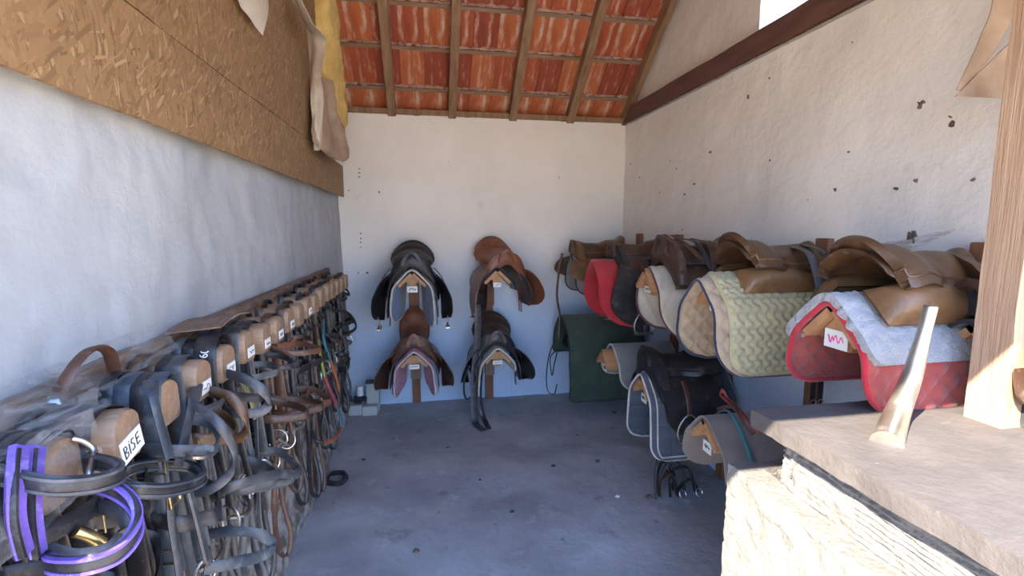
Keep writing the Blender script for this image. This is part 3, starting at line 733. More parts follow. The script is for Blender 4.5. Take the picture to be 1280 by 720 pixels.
# far corner
make_pad('saddle_pad', 'pale grey saddle pad hanging in the far right corner', 'saddle pad', rl[0], RA, 1.28, .12, .60, .36, M['suede'], M['navy'], None, th=.008, R=.10, seed=5)
make_saddle('orange tan saddle in the far right corner', rl[0], RA, 1.28, .16, M['tandark'], M['tan'], M['brown'], L=.44, drop=.16, lift=.02, cantle=.14, pomh=.11, stirrup=None)
make_saddle('saddle hidden under the green cloth in the far right corner', rl[0], RA, .67, .10, M['black'], M['black'], M['black'], L=.42, drop=.2, lift=.0, cantle=.15)
make_pad('saddle_cover', 'long dark green cloth draped over the lower rack in the far right corner', 'cloth', rl[0], RA, .70, .06, .67, .60, M['green'], M['blackcloth'], None, A2=.33, off=.105, th=.005, R=.02, wrinkle=.022, seed=6, pinch=1.0)
# second
make_pad('saddle_pad', 'bright red saddle pad under the dark saddle beside the far right corner', 'saddle pad', rl[1], RA, 1.28, .16, .64, .48, M['brightred'], M['redpiping'], None, th=.010, R=.22, seed=7, off=.012)
make_saddle('dark brown saddle with stirrup on the bright red pad', rl[1], RA, 1.28, .10, M['darkbrown'], M['blackdust'], M['darkbrown'], L=.42, drop=.37, lift=.03, stirrup='both', cantle=.15)
make_pad('saddle_pad', 'pale grey suede saddle pad on the lower rack left of the black saddle', 'saddle pad', rl[1], RA, .67, .06, .49, .30, M['suede'], M['piping'], None, off=.035, th=.010, R=.09, seed=8, flare=.02)
# third
make_pad('saddle_pad', 'cream quilted saddle pad with maroon binding on the middle right rack', 'saddle pad', rl[2], RA, 1.28, .08, .53, .44, M['cream'], M['maroon'], 'diag', th=.010, R=.20, seed=9)
make_saddle('dark saddle with curved pommel on the cream maroon-edged pad', rl[2], RA, 1.29, .06, M['darkbrown'], M['darkbrown'], M['darkbrown'], sweat=False, flaps=False, L=.42, drop=.05, lift=.035, cantle=.13, pomh=.14, fwd=.0, billets=False)
make_pad('saddle_pad', 'blue grey quilted saddle pad with double white binding under the black saddle', 'saddle pad', rl[2], RA, .67, .04, .56, .50, M['greypad'], M['piping'], 'lines', th=.010, R=.10, seed=10, off=.010, double=True)
make_saddle('black dressage saddle with silver stirrup on the lower right rack', rl[2], RA, .67, .08, M['black'], M['black'], M['blackdust'], L=.47, drop=.24, lift=.035, stirrup='both', slen=.12, cantle=.15, pomh=.14, fwd=-.06)
# fourth
make_pad('saddle_pad', 'beige diamond quilted saddle pad with navy binding beneath the straw yellow pad', 'saddle pad', rl[3], RA, 1.28, .10, .62, .44, M['beige'], M['navy'], 'diamond', th=.009, R=.16, seed=11, off=.006)
make_pad('saddle_pad', 'straw yellow saddle pad with wavy quilting over the beige pad', 'saddle pad', rl[3], RA, 1.28, .08, .565, .42, M['yellow'], M['yellow'], 'wave', th=.012, R=.09, seed=12, off=.028, res=.0055, name_edge='hem')
make_saddle('light tan saddle with small flap on the straw yellow pad', rl[3], RA, 1.31, .10, M['tandark'], M['tan'], M['tan'], L=.40, drop=.10, lift=.035, cantle=.14, pomh=.10, fwd=0, sweat=False, flaps=False, billets=False, plen=.115, flip=True, fat=1.3)
make_pad('saddle_cover', 'taupe dust cloth with teal edging over the lower rack by the front wall', 'cloth', rl[3], RA, .65, .06, .555, .36, M['dustcover'], None, None, off=.03, th=.010, R=.14, seed=13, flare=.02, wrinkle=.014)
# nearest
make_pad('saddle_pad', 'faded red diamond quilted saddle pad with bright red binding on the nearest rack', 'saddle pad', rl[4], RA, 1.28, .04, .57, .35, M['redpad'], M['redpiping'], 'diamond', th=.010, R=.10, edge_w=.009, seed=14, off=.004)
make_pad('half_pad', 'grey white sheepskin half pad over the faded red saddle pad', 'saddle pad', rl[4], RA, 1.28, .02, .58, .21, M['fleece'], None, 'fleece', off=.030, th=.024, R=.05, seed=15, res=.005, flare=0)
make_saddle('worn tan saddle with rolled back edge on the sheepskin beside the foreground post', rl[4], RA, 1.30, .12, M['tandark'], M['tandark'], M['tan'], L=.40, drop=.12, lift=.05, cantle=.13, pomh=.09, fwd=0, sweat=False, flaps=False, billets=False, plen=.115, flip=True, fat=1.6)

# teal edge of the dust cloth, loose strap goods -------------------------------------------------
t = thing('girth', 'long grey brown girth strap hanging at the back wall, its end folded on the floor', 'strap', (.38, 3.6, 0))
P0 = [(0,0,.92),(.004,-.01,.8),(-.004,0,.6),(-.03,0,.35),(-.035,-.02,.15),(-.03,-.05,.03),(-.02,-.12,.012),(.02,-.22,.012)]
b = MB(); b.strap(cr(P0, 6), .055, .008, (1,.2,0)); b.build('strap', M['grey'], t)
P1 = [(.03,.01,.60),(.02,.0,.4),(.01,-.01,.2),(.03,-.03,.06),(.05,-.1,.014),(.06,-.2,.014)]
b = MB(); b.strap(cr(P1, 6), .04, .006, (1,.1,0)); b.build('loose_end', M['blackdust'], t)
b = MB(); b.tube(cr([(-.06,0,.45),(-.10,0,.36),(-.11,0,.25),(-.09,0,.18),(-.05,0,.2)], 6), .008, 8); b.build('cord', M['black'], t)

t = thing('bridle', 'dark bridle with hanging loops at the left of the green cloth in the corner', 'bridle', (1.02, 3.72, .0))
b = MB(); b.strap(cr([(.06,0,1.30),(.03,-.01,1.15),(.02,0,.95),(.05,.01,.78),(.04,0,.6)], 6), .02, .005, (1,0,0)); b.build('cheek_strap', M['darkbrown'], t)
b = MB(); b.strap(cr([(.03,0,.62),(-.03,0,.5),(-.06,0,.32),(-.05,0,.17),(0,-.02,.14),(.03,0,.22)], 6), .016, .006, (0,1,0)); b.build('rein', M['black'], t)
b = MB(); b.strap(cr([(.02,-.02,.5),(-.0,-.02,.4),(-.02,-.02,.30),(-.035,-.02,.45)], 6, True), .016, .006, (0,1,0), True); b.build('noseband', M['black'], t)

def obj_bridle_red():
    t = thing('bridle', 'red brown bridle straps lying over the end of the front wall under the yellow pad', 'bridle', (0,0,0))
    A = [on(1,1.9,900,494), on(1,1.75,912,505), on(1,1.6,928,520), on(1,1.45,940,533), on(1,1.40,947,541)]
    B_ = [on(1,1.88,897,512), on(1,1.7,915,508), on(1,1.6,926,523), on(1,1.5,937,540), on(1,1.42,944,536)]
    C_ = [on(1,1.9,900,494), on(1,1.85,903,488), on(1,1.8,910,498), on(1,1.65,925,512), on(1,1.55,936,526)]
    for P_, ml in ((A, 'redleather'), (B_, 'brown'), (C_, 'redleather')):
        b = MB(); b.strap(cr(P_, 6), .018, .005, (0,.5,.6)); b.build('strap', M[ml], t)
obj_bridle_red()
t = thing('bridle', 'dusty dark bridle heaped on the floor below the taupe dust cloth', 'bridle', (1.40, 2.35, 0))
random.seed(12)
for k in range(7):
    x0 = random.uniform(-.12,.12); h = random.uniform(.08,.24); w = random.uniform(.04,.10)
    pts = [(x0-w, random.uniform(-.05,.05), .012), (x0-w*.8, 0, h*.7), (x0, random.uniform(-.04,.04), h), (x0+w*.8, 0, h*.6), (x0+w, random.uniform(-.05,.05), .014)]
    b = MB(); b.strap(cr(pts, 6), .026, .007, (0,1,.2)); b.build('strap', M[['blackdust','grey','darkbrown'][k % 3]], t)
for k in range(2):
    b = MB(); c = Vector((-.02+.1*k, -.05, .03)); b.tube([c + Vector((.019*math.cos(q*2*pi/18), .01*math.sin(q*2*pi/18), .019*math.sin(q*2*pi/18))) for q in range(18)], .004, 7, True); b.build('bit_ring', M['steel'], t)
# teal binding band on the dust cloth
for o in list(COL.objects):
    if o.name.startswith('saddle_cover') and 'teal' in o.get('label', ''):
        for xx in (.44,):
            pts = []
            for i in range(41):
                a = -.335 + .67*i/40; p = drape(a, .045 + .02*min(1, max(0, (abs(a)-.2)/.25))); p.x = xx if abs(a) < .22 else xx - (.06*((abs(a)-.22)/.115)**2 if xx > .5 else 0); pts.append(p)
            b = MB(); b.strap(pts, .018, .006, (1,0,0)); b.build('edging', M['teal'], o)
# straps by the tan saddles
def hang(label, mats, pts, w=.03, cat='strap', name='hanging_strap', wd=(1,0,0)):
    t = thing(name, label, cat, (0,0,0))
    for P_, ml in zip(pts, mats):
        b = MB(); b.strap(cr(P_, 6), w, .005, wd); b.build('strap', M[ml], t)
    return t
hang('dusty grey straps hung over the wall end of the light tan saddle', ['grey','blackdust','darkbrown'],
     [[(1.55,1.84,1.42),(1.54,1.72,1.40),(1.54,1.66,1.30),(1.545,1.64,1.18)], [(1.60,1.84,1.43),(1.60,1.71,1.40),(1.60,1.65,1.28),(1.60,1.63,1.10),(1.60,1.63,.95)], [(1.64,1.84,1.41),(1.65,1.70,1.36),(1.64,1.65,1.25),(1.63,1.62,1.05)]], .035)
hang('dark bridle straps heaped over the saddle on the cream pad', ['blackdust','darkbrown','blackdust','darkbrown'],
     [[(1.42,2.50,1.44),(1.44,2.38,1.42),(1.47,2.31,1.32),(1.50,2.29,1.22),(1.40,2.28,1.10)], [(1.48,2.50,1.44),(1.50,2.36,1.41),(1.50,2.30,1.30),(1.46,2.28,1.2)], [(1.54,2.48,1.43),(1.56,2.33,1.36),(1.55,2.28,1.22)], [(1.36,2.5,1.46),(1.38,2.40,1.42),(1.44,2.31,1.33)]], .03, 'bridle', 'bridle')
t = thing('girth', 'black elastic girth ends hanging below the straw yellow pad', 'strap', (1.56, 1.66, .72))
for k in range(2):
    b = MB(); b.strap(cr([(k*.035,0,.20),(k*.035,0,.1),(k*.035,0,0)], 4), .026, .006, (1,0,0)); b.build('strap', M['black'], t)
    for q in range(3):
        b = MB(); c = Vector((k*.035, -.006, .01+q*.028)); b.tube([c + Vector((.013*math.cos(r*pi/6), 0, .011*math.sin(r*pi/6))) for r in range(12)], .0022, 6, True); b.build('buckle', M['steel'], t)
# dark heap behind the foreground post
rp_ = (RX-.005, 1.06, 0)
make_rack(rp_, RA, [1.24], 1.40, 'short saddle rack in the shade behind the foreground post', [None], arm=.26, zb=1.01)
make_pad('saddle_cover', 'black cloth over the short rack in the shade behind the foreground post', 'cloth', rp_, RA, 1.24, .03, .28, .34, M['blackcloth'], None, None, th=.012, R=.06, seed=31, off=.01, wrinkle=.02)
make_saddle('nearly black saddle in the shade behind the foreground post', rp_, RA, 1.24, .02, M['darkbrown'], M['black'], M['darkbrown'], L=.26, drop=.16, lift=.02, cantle=.12, billets=False)

# ------------------------------------------------------------------ corner clutter at the back left
t = thing('floor_box', 'pale plastic junction boxes standing in the back left corner', 'box', (-.53, 3.95, 0))
b = MB(); b.box((.03, -.02, .0), (.13, .05, .24)); b.build('tall_box', M['plastic'], t, False, bev=.004)
b = MB(); b.box((.025, -.025, .24), (.135, .055, .252)); b.build('lid', M['grey'], t, False)
b = MB(); b.box((-.12, -.08, 0), (.0, .02, .085)); b.build('low_box', M['plastic'], t, False, bev=.004)
b = MB(); b.box((.004, -.10, 0), (.12, -.03, .075)); b.build('low_box', M['plastic'], t, False, bev=.004)
tt = MB(); tt.blob((-.55, 3.93, .115), (.06, .04, .034), 3, .3); tag(tt.build('rag', M['blackcloth']), 'dark rag on the pale boxes in the back left corner', 'rag')
b = MB(); b.tube([(-.545,3.925,.150),(-.545,3.925,.17),(-.545,3.925,.21),(-.545,3.925,.225)], lambda q: .026 if q < .7 else .02, 14)
tag(b.build('small_jar', M['card']), 'small pale jar on the dark rag in the back left corner', 'jar')
# small stones and droppings on the floor
random.seed(21)
for i, (px, py, r, ml) in enumerate([(829,574,.014,'card'),(768,517,.018,'holedark'),(811,621,.016,'holedark'),(747,577,.014,'holedark'),(772,622,.012,'card'),(692,583,.012,'stone'),(640,640,.010,'stone'),(560,560,.010,'holedark'),(855,570,.018,'stone'),(722,545,.008,'stone'),(600,600,.008,'holedark'),(520,690,.012,'holedark'),(455,575,.010,'stone')]):
    p = on(2, .0, px, py); b = MB(); b.blob((0,0,r*.3), (r*1.3, r, r*.6), i, .3, 9, 6); o = b.build('pebble', M[ml]); o.location = (p.x, p.y, wob((p.x, p.y, 0), .010, 2.5))
    tag(o, 'small loose crumb of dirt or stone lying on the grey floor', 'pebble', 'loose crumbs on the floor')
p = on(2, 0, 421, 601); b = MB()
for k in range(3): b.tube([Vector((.06*math.cos(q*pi/10)*(1-.12*k), .07*math.sin(q*pi/10), .01+.009*k+.004*math.sin(q))) for q in range(20)], .007, 7, True)
o = b.build('coiled_strap', M['blackdust']); o.location = (p.x, p.y, 0); tag(o, 'dark coiled strap lying on the floor against the left wall', 'strap')

# ------------------------------------------------------------------ bridle rack on the left wall
rack = thing('bridle_rack', 'long dusty board with rounded wooden pegs along the left wall', 'rack', (LX, 0, 0))
def bdf(u, v):
    y = .42 + 2.98*u; pts = [(.0,1.06),(.028,1.06),(.028,1.232),(.0,1.232),(.0,1.06)]
    k = v*4; i = min(3, int(k)); q = k-i; return Vector((pts[i][0]*(1-q)+pts[i+1][0]*q + .006, y, pts[i][1]*(1-q)+pts[i+1][1]*q + wob((0,y,0), .004, 5)))
b = MB(); b.grid(bdf, 60, 12); b.build('board', M['board'], rack, False)
BYS = [.575 + .1465*k for k in range(19)]
random.seed(5)
def peg_mesh(hw=.040, h=.092, x0=.034, x1=.17):
    b = MB(); prof = []
    for i in range(9): q = pi*i/8; prof.append((hw*math.cos(q), h/2 - .030 + .030*math.sin(q)))
    prof += [(-hw, -h/2+.008), (-hw+.008, -h/2), (hw-.008, -h/2), (hw, -h/2+.008)]
    rows = [(x0, 1), (x1-.006, 1), (x1, .93)]
    vs = [(x, p[0]*s_, p[1]*s_) for x, s_ in rows for p in prof]; n = len(prof)
    fs = [(r*n+j, r*n+(j+1)%n, (r+1)*n+(j+1)%n, (r+1)*n+j) for r in range(2) for j in range(n)] + [tuple(reversed(range(n))), tuple(2*n+j for j in range(n))]
    return b.add(vs, fs)
pegs = []
for k, y in enumerate(BYS):
    if k == 0: o = peg_mesh().build('peg', M['block'], rack); pm = o.data
    else: o = bpy.data.objects.new('peg', pm); COL.objects.link(o); o.parent = rack
    z = 1.160 + random.uniform(-.008, .008); o.location = (0, y, z); o.rotation_euler = (random.uniform(-.06,.06), 0, random.uniform(-.05,.05)); pegs.append((y, z))
    if k in (2, 4, 5, 6, 7, 8, 9, 11):
        w, h = (.060, .042) if k == 2 else (.05, .028)
        b = MB(); b.box((.1705, -w/2, -h/2), (.1725, w/2, h/2)); c = b.build('name_label', M['card'], rack, False)
        c.location = (0, y + (.012 if k == 2 else .004), z - .018); c.rotation_euler = (.22 if k == 2 else 0, 0, 0)
        b = MB()
        if k == 2:
            # B I S E in pen strokes, reading left to right seen from the room
            def st(pts, b=b):
                b.tube([Vector((.1728, -p[0], p[1])) for p in pts], .0011, 5)
            def flip(pts): return [(-(x), y_) for x, y_ in pts]
            x = -.024
            Bm = [(0,-.012),(0,.010),(.006,.009),(.008,.004),(.001,-.001),(.009,-.004),(.008,-.010),(0,-.012)]
            I_ = [(0,-.011),(.001,.008)]; Id = [(.001,.011),(.002,.0125)]
            S_ = [(.009,.010),(.003,.011),(.001,.005),(.008,-.001),(.007,-.008),(0,-.009)]
            E_ = [(.009,.012),(.001,.011),(0,-.008),(.009,-.007)]; E2 = [(.001,.002),(.008,.003)]
            for (g, dx) in ((Bm, 0), (I_, .014), (Id, .014), (S_, .020), (E_, .035), (E2, .035)):
                st([(-(x + dx + px_), py_) for px_, py_ in g])
        else:
            random.seed(k); b.tube([Vector((.1728, -w*.33 + w*.66*i/9, random.uniform(-.2,.2)*h)) for i in range(10)], .0009, 4)
        wr_ = b.build('handwriting', M['ink'], c)

# ------------------------------------------------------------------ bridles
def bridle(y, z, label, seed, col='black', col2=None, metal='steel', brow=.16, nose=.19, long=.75, nz=-.22, bx=.142, hw=.045, rein='rein', pads=None, wide=.020, noseband=True, reins=True, tiltn=0, extra=0):
    random.seed(seed); col2 = col2 or col; R_ = random.uniform
    t = thing('bridle', label, 'bridle', (LX, y, z), R_(-.06,.06) , 'bridles hung along the left wall')
    H_ = .052
    def over(x, w, dz, y0s, zl, zr, ml, nm, lean=0, th=.005):
        pts = [(x+lean, -hw-.006-y0s, zl), (x+lean*.5, -hw-.008, zl*.55), (x, -hw-.004, -.04), (x, -hw+.004, .035), (x, -.028, H_-.004+dz), (x, 0, H_+.004+dz), (x, .028, H_-.004+dz), (x, hw-.004, .035), (x, hw+.004, -.04), (x+lean*.5, hw+.008, zr*.55), (x+lean, hw+.006+y0s, zr)]
        b = MB(); b.strap(cr(pts, 5), w, th, (1,0,0)); return b.build(nm, M[ml], t)
    zl, zr = -.34+R_(-.05,.04), -.34+R_(-.05,.04); x1_ = bx + R_(-.02,.02)
    over(x1_, wide*1.5, 0, R_(0,.02), zl, zr, col, 'headpiece', R_(0,.03))
    for q_ in range(2 if seed < 150 else 0): over(x1_-.022-.026*q_, wide*1.3, .003*q_, R_(0,.02), zl+.03*q_, zr-.05*q_, random.choice([col, 'black', col2]), 'crown_strap', R_(-.01,.03))
    over(x1_-.075, wide, .006, R_(.01,.03), zl-.08, zr-.05, col2, 'throat_lash', R_(-.02,.02))
    # browband: loop pushed out from the two cheeks
    def loop(zc, out, w, nm, ml, hgt, drop, xin=None, lining=None):
        xi = x1_ if xin is None else xin; s1, s2 = R_(-.02,.02), R_(-.02,.02)
        pts = [(xi-.02, -hw-.004, zc+.01+s1), (xi+out*.45, -hw-.024, zc-drop*.3), (xi+out*.85, -hw*.7, zc-drop*.8), (xi+out, s1, zc-drop), (xi+out*.85, hw*.8, zc-drop*.8), (xi+out*.45, hw+.024, zc-drop*.3), (xi-.02, hw+.004, zc+.01+s2)]
        c_ = cr(pts, 6); b = MB(); b.strap(c_, w, hgt, (.25*R_(-1,1),0,1)); o = b.build(nm, M[ml], t)
        if lining:
            b = MB(); b.strap([p + Vector((0,0,-w*.30)) for p in c_], w*.28, hgt*1.5, (0,0,1)); b.build('edge_piping', M[lining], o)
            b = MB(); b.strap([p + Vector((0,0,w*.30)) for p in c_], w*.20, hgt*1.4, (0,0,1)); b.build('edge_piping', M[lining], o)
        return c_
    loop(-.065+R_(-.02,.02), brow, wide, 'browband', col, .006, R_(.0,.05), lining=pads)
    if noseband:
        loop(nz+R_(-.02,.02), nose, wide*1.35, 'noseband', col2, .009, R_(.0,.07)+tiltn, lining=pads)
    # lower cheek pieces, buckles, bit, reins
    for s_, ze in ((-1, zl), (1, zr)):
        yb = s_*(hw+.012)
        b = MB(); b.strap(cr([(x1_+.004, yb*1.02, -.06), (x1_+.01, yb*1.06, -.18), (x1_+.012+R_(-.01,.03), yb+R_(-.01,.01), ze-.03)], 6), wide*.8, .005, (1,0,0)); b.build('cheek_piece', M[col], t)
        for zb in (-.11, ze+.05):
            b = MB(); c = Vector((x1_+.008, yb*1.16, zb+R_(-.02,.02))); ww, hh = wide*.75, .014
            b.tube([c+Vector(q) for q in ((-ww,0,-hh),(ww,0,-hh),(ww,0,hh),(-ww,0,hh))], .0022, 6, True); b.build('buckle', M[metal], t)
        b = MB(); c = Vector((x1_+.02, yb, ze-.06)); rr = .032; an = R_(0, pi)
        b.tube([c + Vector((rr*math.cos(q*2*pi/18)*math.cos(an), rr*math.cos(q*2*pi/18)*math.sin(an)*.6, rr*math.sin(q*2*pi/18))) for q in range(18)], .0038, 7, True); b.build('bit_ring', M['steel'], t)
    b = MB(); b.tube(cr([(x1_+.02, -hw-.012, zl-.06), (x1_+.045, -.02, (zl+zr)/2-.075), (x1_+.045, .02, (zl+zr)/2-.07), (x1_+.02, hw+.012, zr-.06)], 5), .006, 8); b.build('mouthpiece', M['steel'], t)
    if reins:
        lo = -long + R_(-.08,.08); q = R_(-.04,.04)
        pts = [(x1_+.02, -hw-.012, zl-.08), (x1_+.01, -hw-.02+q, (zl+lo)/2), (x1_-.0, -hw*.6+q, lo+.06), (x1_+.02, q, lo), (x1_+.03, hw*.6+q, lo+.07), (x1_+.0, hw+q, (lo+zr)/2), (x1_-.02, hw*.9, -.15), (x1_-.04, hw*.7, .03)]
        b = MB(); b.strap(cr(pts, 6), wide*.85, .005, (1,.4,0)); b.build('rein', M[col], t)
    for e in range(extra):
        xx = R_(.03,.15); yy = R_(-.05,.05); l_ = R_(-.75,-.45)
        b = MB(); b.strap(cr([(xx, yy, .03), (xx+R_(-.01,.02), yy+R_(-.02,.02), -.2), (xx+R_(-.02,.03), yy+R_(-.03,.03), l_*.7), (xx+R_(-.02,.03), yy+R_(-.03,.03), l_)], 5), R_(.012,.022), .005, (1,R_(-.5,.5),0)); b.build('hanging_strap', M[random.choice([col, col2, 'black'])], t)
    return t

specs = [
 ('dusty black bridle half out of the picture at the near end of the pegs', dict(col='blackdust', brow=.12, nose=.14, extra=3)),
 ('black bridle with purple and silver padding nearest the camera', dict(col='blackdust', col2='blackdust', brow=.05, nose=.06, wide=.026, metal='brass', extra=5)),
 ('plain black bridle on the peg lettered BISE', dict(col='black', brow=.05, nose=.06, extra=6, wide=.026)),
 ('bridle with broad blue grey straps crossing in a V, next past the BISE peg', dict(col='bluegrey', col2='blackdust', brow=.09, nose=.08, wide=.024, metal='brass', extra=5)),
 ('bridle with wide brown lined noseband, fourth peg past the purple one', dict(col='grey', col2='tandark', brow=.07, nose=.10, wide=.022, nz=-.12, extra=5)),
 ('dusty dark bridle whose headpiece carries white digits', dict(col='blackdust', col2='grey', brow=.10, nose=.12, wide=.022, extra=5, nz=-.30)),
 ('grey dusty bridle with an olive webbing strap', dict(col='grey', col2='grey', brow=.10, nose=.14, wide=.022, nz=-.34, extra=5)),
 ('dark bridle with pale stitched browband before the middle of the row', dict(col='blackdust', col2='darkbrown', brow=.13, nose=.16, extra=2)),
 ('brown bridle with reddish browband in the middle of the row', dict(col='brown', col2='darkbrown', brow=.16, nose=.16, nz=-.28, extra=2)),
 ('dark brown bridle with ring bit just past the middle of the row', dict(col='darkbrown', col2='brown', brow=.10, nose=.15, nz=-.30, extra=3)),
 ('black bridle past the middle of the row, hanging flat', dict(col='black', brow=.05, nose=.07, bx=.125, extra=3)),
 ('black bridle with long reins reaching low, beyond the middle', dict(col='black', col2='blackdust', brow=.05, nose=.07, long=.85, bx=.125, extra=3)),
 ('dark bridle holding a white tag far along the row', dict(col='darkbrown', col2='black', brow=.05, nose=.07, long=.85, bx=.125, extra=3)),
 ('black bridle carrying the rainbow striped reins near the far end', dict(col='black', brow=.05, nose=.07, bx=.125, extra=2)),
 ('thin black bridle near the far end, before the striped reins', dict(col='black', brow=.05, nose=.07, long=.85, bx=.125, extra=3)),
 ('bridle with a brown looped noseband near the far end', dict(col='blackdust', col2='brown', brow=.05, nose=.07, bx=.125, extra=3)),
 ('dark brown bridle third from the back end', dict(col='darkbrown', col2='black', brow=.05, nose=.07, bx=.125, extra=2)),
 ('black bridle second from the back end with wide loops', dict(col='black', brow=.05, nose=.07, bx=.125, extra=2)),
 ('black bridle at the very back end of the rack with a broad open loop', dict(col='black', col2='darkbrown', brow=.05, nose=.07, nz=-.22, bx=.125, extra=2)),
]
BR = []
for k, ((y, z), (lab, kw)) in enumerate(zip(pegs, specs)): BR.append(bridle(y, z, lab, 100 + k*7, **kw))
# particular parts
def part(o, name, ml, pts, w=.03, th=.006, wd=(1,0,0), closed=False, n=6):
    b = MB(); b.strap(cr(pts, n, closed), w, th, wd, closed); return b.build(name, M[ml], o)
def LP(o, P_):
    "points given as picture position and distance from the wall -> local to the bridle o (unrotated)"
    o.rotation_euler = (0, 0, 0); out = []
    for (px, py, X) in P_:
        out.append(on(0, X, px, py) - o.location)
    return out
def double_loop(o, name, ml, P_, w, ml2=None, closed=False):
    c_ = cr(LP(o, P_), 6, closed); b = MB(); b.strap(c_, w, .008, (0,.1,1), closed); m_ = b.build(name, M[ml], o)
    if ml2:
        for q in (-.33, .33):
            b = MB(); b.strap([p + Vector((0,0,w*q)) for p in c_], w*.22, .012, (0,.1,1), closed); b.build('edge_piping', M[ml2], m_)
o = BR[1]
double_loop(o, 'browband', 'blackdust', [(-45,580,-.62),(-5,592,-.52),(60,607,-.455),(110,606,-.425),(143,597,-.41),(150,588,-.415),(135,580,-.45),(112,576,-.49)], .026, 'grey')
double_loop(o, 'noseband', 'blackdust', [(58,694,-.52),(66,706,-.45),(110,706,-.40),(150,690,-.375),(172,658,-.37),(166,630,-.385),(142,612,-.42),(110,604,-.48)], .026, 'purple')
double_loop(o, 'noseband_padding', 'grey', [(112,630,-.50),(145,640,-.43),(158,662,-.41),(140,686,-.43),(95,697,-.46),(50,684,-.50)], .024)
for q in (0, 1):
    P_ = [(24+q*21,560,-.50),(20+q*21,600,-.485),(20+q*21,650,-.48),(30+q*17,692,-.48)]
    b = MB(); b.strap(cr(LP(o, P_), 6), .024, .012, (0,1,0)); b.build('purple_cheek', M['purple'], o)
    b = MB(); b.strap([p + Vector((.002,-.008,0)) for p in cr(LP(o, P_), 6)], .006, .012, (0,1,0)); b.build('cheek_strap', M['blackdust'], o)
b = MB(); b.tube(cr(LP(o, [(90,548,-.50),(105,552,-.49),(118,565,-.48),(112,590,-.47),(108,612,-.47)]), 6), .0045, 8); b.build('steel_cheek', M['steel'], o)
b = MB(); b.tube(cr(LP(o, [(95,664,-.47),(112,670,-.46),(128,680,-.45)]), 5), .008, 8); b.build('brass_toggle', M['brass'], o)
o = BR[3]
def pstrap(o, name, ml, P_, w, wd=(0,1,0), closed=False, th=.007):
    b = MB(); b.strap(cr(LP(o, P_), 6, closed), w, th, wd, closed); return b.build(name, M[ml], o)
pstrap(o, 'crossing_strap', 'bluegrey', [(186,468,-.55),(190,490,-.49),(200,530,-.475),(212,572,-.465)], .024)
pstrap(o, 'crossing_strap', 'grey', [(247,470,-.55),(243,492,-.49),(234,535,-.475),(223,582,-.465)], .028)
double_loop(o, 'noseband', 'blackdust', [(152,596,-.52),(160,609,-.45),(200,614,-.42),(240,606,-.41),(254,595,-.42),(240,584,-.46),(200,581,-.50),(165,586,-.52)], .024, 'bluegrey', True)
pstrap(o, 'lower_strap', 'grey', [(212,612,-.46),(214,650,-.46),(222,700,-.46),(226,730,-.46)], .022)
pstrap(o, 'lower_strap', 'grey', [(236,612,-.45),(246,650,-.44),(258,700,-.43)], .018)
b = MB(); c = LP(o, [(218,622,-.45)])[0]; b.tube([c+Vector(q) for q in ((0,-.016,-.012),(0,.016,-.012),(0,.016,.012),(0,-.016,.012))], .0026, 7, True); b.build('brass_buckle', M['brass'], o)
o = BR[4]
pstrap(o, 'wide_grey_loop', 'grey', [(215,498,-.55),(240,505,-.48),(272,528,-.42),(291,560,-.40),(288,590,-.41),(262,612,-.45),(232,616,-.50)], .020, (0,.3,1))
pstrap(o, 'brown_lined_loop', 'tandark', [(262,488,-.50),(285,495,-.44),(304,515,-.41),(308,535,-.41),(298,548,-.43),(270,545,-.48)], .022, (0,.2,1))
pstrap(o, 'beaded_browband', 'steel', [(234,569,-.45),(245,572,-.435),(258,571,-.425),(271,563,-.42)], .008, (0,0,1), th=.006)
o2 = BR[5]
pstrap(o2, 'low_noseband', 'grey', [(266,622,-.52),(280,612,-.45),(318,600,-.40),(352,592,-.385),(366,597,-.39),(350,605,-.42),(310,612,-.48)], .024, (0,0,1))
pstrap(o2, 'low_noseband', 'bluegrey', [(262,668,-.52),(290,664,-.46),(325,668,-.40),(342,682,-.38),(330,694,-.39),(290,704,-.42),(255,712,-.46)], .026, (0,0,1))
pstrap(o2, 'lower_strap', 'grey', [(232,600,-.48),(245,650,-.46),(262,705,-.44)], .022)
pstrap(BR[6], 'grey_noseband', 'grey', [(278,470,-.52),(300,472,-.45),(325,485,-.40),(336,502,-.39),(325,515,-.41),(295,516,-.46),(280,508,-.5)], .024, (0,.2,1), True)
o = BR[5]
b = MB()
part(o, 'number_band', 'black', [(.135,-.058,-.05),(.135,-.056,.028),(.135,-.034,.062),(.135,0,.072),(.135,.034,.062),(.135,.055,.028),(.135,.057,-.05)], .05, .006, (1,0,0))
fc = bpy.data.curves.new('digits', 'FONT'); fc.body = '60'; fc.size = .027; fc.extrude = .0006
tmp = bpy.data.objects.new('tmp', fc); COL.objects.link(tmp); bpy.context.view_layer.update()
dme = bpy.data.meshes.new_from_object(tmp.evaluated_get(bpy.context.evaluated_depsgraph_get())); bpy.data.objects.remove(tmp)
fo = bpy.data.objects.new('digits', dme); COL.objects.link(fo); fo.parent = o; fo.rotation_euler = Matrix(((0,-1,0),(.7071,0,-.7071),(.7071,0,.7071))).to_euler(); dme.materials.clear(); dme.materials.append(M['card'])
fo.location = (.146, -.068, .028)
part(BR[6], 'olive_strap', 'dustyolive', [(.12,-.05,-.05),(.16,-.055,-.08),(.18,-.05,-.14),(.185,-.04,-.20)], .028, .007, (0,1,.4))
part(BR[8], 'stitched_browband', 'chestnut', [(.17,-.05,-.055),(.20,0,-.06),(.20,.05,-.05)], .026, .010, (0,0,1))
part(BR[9], 'stitched_noseband', 'brown', [(.15,-.06,-.30),(.20,0,-.31),(.20,.05,-.30)], .026, .010, (0,0,1))
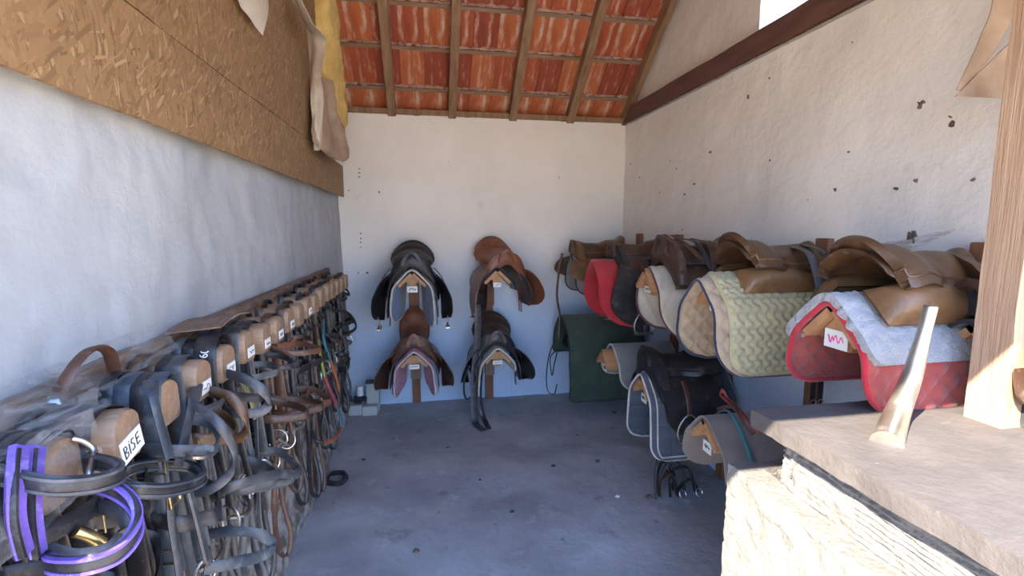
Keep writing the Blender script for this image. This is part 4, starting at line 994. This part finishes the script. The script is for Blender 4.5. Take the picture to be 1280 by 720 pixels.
o = BR[12]; b = MB(); b.box((.15,-.03,-.055), (.156,.03,-.005)); tg = b.build('white_tag', M['card'], o, False); tg.rotation_euler = (.2, -.3, 0)
# striped reins near the far end: colours follow one another along the rein
o = BR[13]
seq = [('rein_b', [(404,400,-.50),(405,426,-.475),(413,450,-.46)]), ('rein_o', [(413,450,-.46),(419,468,-.455),(424,488,-.455)]),
       ('rein_y', [(398,425,-.50),(400,442,-.48),(406,471,-.46)]), ('rein_r', [(406,471,-.46),(413,488,-.455),(421,507,-.45)]),
       ('rein_b', [(421,507,-.45),(425,520,-.45),(426,535,-.45)]), ('rein_o', [(426,535,-.45),(418,549,-.455),(405,553,-.46)]), ('black', [(405,553,-.46),(395,550,-.49),(388,535,-.52)])]
for ml, pts in seq: pstrap(o, 'striped_rein', ml, pts, .020, (0,1,0), th=.011)
# big bow loops at the back end
o = BR[18]
pstrap(o, 'open_loop', 'black', [(408,392,-.56),(424,388,-.50),(438,394,-.46),(445,408,-.45),(436,416,-.48),(418,417,-.54)], .022, (0,.3,1), th=.010)
pstrap(o, 'low_loop', 'black', [(415,445,-.56),(428,442,-.50),(436,450,-.47),(434,460,-.47),(424,462,-.52)], .03, (0,.3,1), th=.010)
# noseband hung above the board, between the second and third peg
t = thing('noseband', 'dusty red brown noseband hooked above the board behind the BISE peg', 'noseband', (LX+.05, .98, 1.20))
part(t, 'band', 'brown', [(.0,-.09,-.02),(.02,-.075,.05),(.03,-.03,.085),(.03,.02,.07),(.02,.05,.01)], .024, .008, (1,0,.2))
b = MB(); b.blob((.01,-.088,-.01), (.02,.02,.03), 4, .3); b.build('buckle', M['steel'], t)
# folded card lying on the board
b = MB(); b.solid(lambda u, v: Vector((LX+.03+.13*v, 1.30+.20*u, 1.238+.012*math.sin(u*3)+.012*v)), 8, 6, .004); tag(b.build('cardboard_scrap', M['board']), 'dusty cardboard scrap lying on top of the pegs by the board', 'cardboard')
# cobwebs
def cob(label, P4, seed, sag=.03):
    A_, B_, C_, D_ = [Vector(p) for p in P4]
    def f(u, v):
        p = A_.lerp(B_, u).lerp(D_.lerp(C_, u), v); s_ = sag*math.sin(pi*u)*math.sin(pi*v)
        return p + Vector((-s_*.3, 0, -s_)) + Vector((wob(p, .006, 9, seed), 0, wob(p, .008, 11, seed)))
    b = MB(); b.grid(f, 30, 14); o = b.build('cobweb', M['web']); return tag(o, label, 'cobweb', kind='stuff')
cob('thick dusty cobweb draped over the near end of the board and the purple bridle', [(LX+.02,.42,1.33),(LX+.02,1.02,1.23),(LX+.17,.84,1.22),(LX+.20,.50,1.24)], 1)
cob('dusty cobweb veil over the first peg beside the purple straps', [(LX+.17,.50,1.24),(LX+.16,.82,1.225),(LX+.185,.78,1.13),(LX+.20,.52,1.12)], 2, .0)
cob('dusty cobweb stretched along the board above the crossing blue grey straps', [(LX+.01,.86,1.25),(LX+.01,1.30,1.27),(LX+.10,1.22,1.225),(LX+.13,.90,1.225)], 3)
cob('faint cobweb in the angle of the wall above the light tan saddle', [(RX-.01,1.95,1.36),(RX-.01,1.32,1.50),(RX-.20,1.40,1.36),(RX-.16,1.80,1.33)], 4)
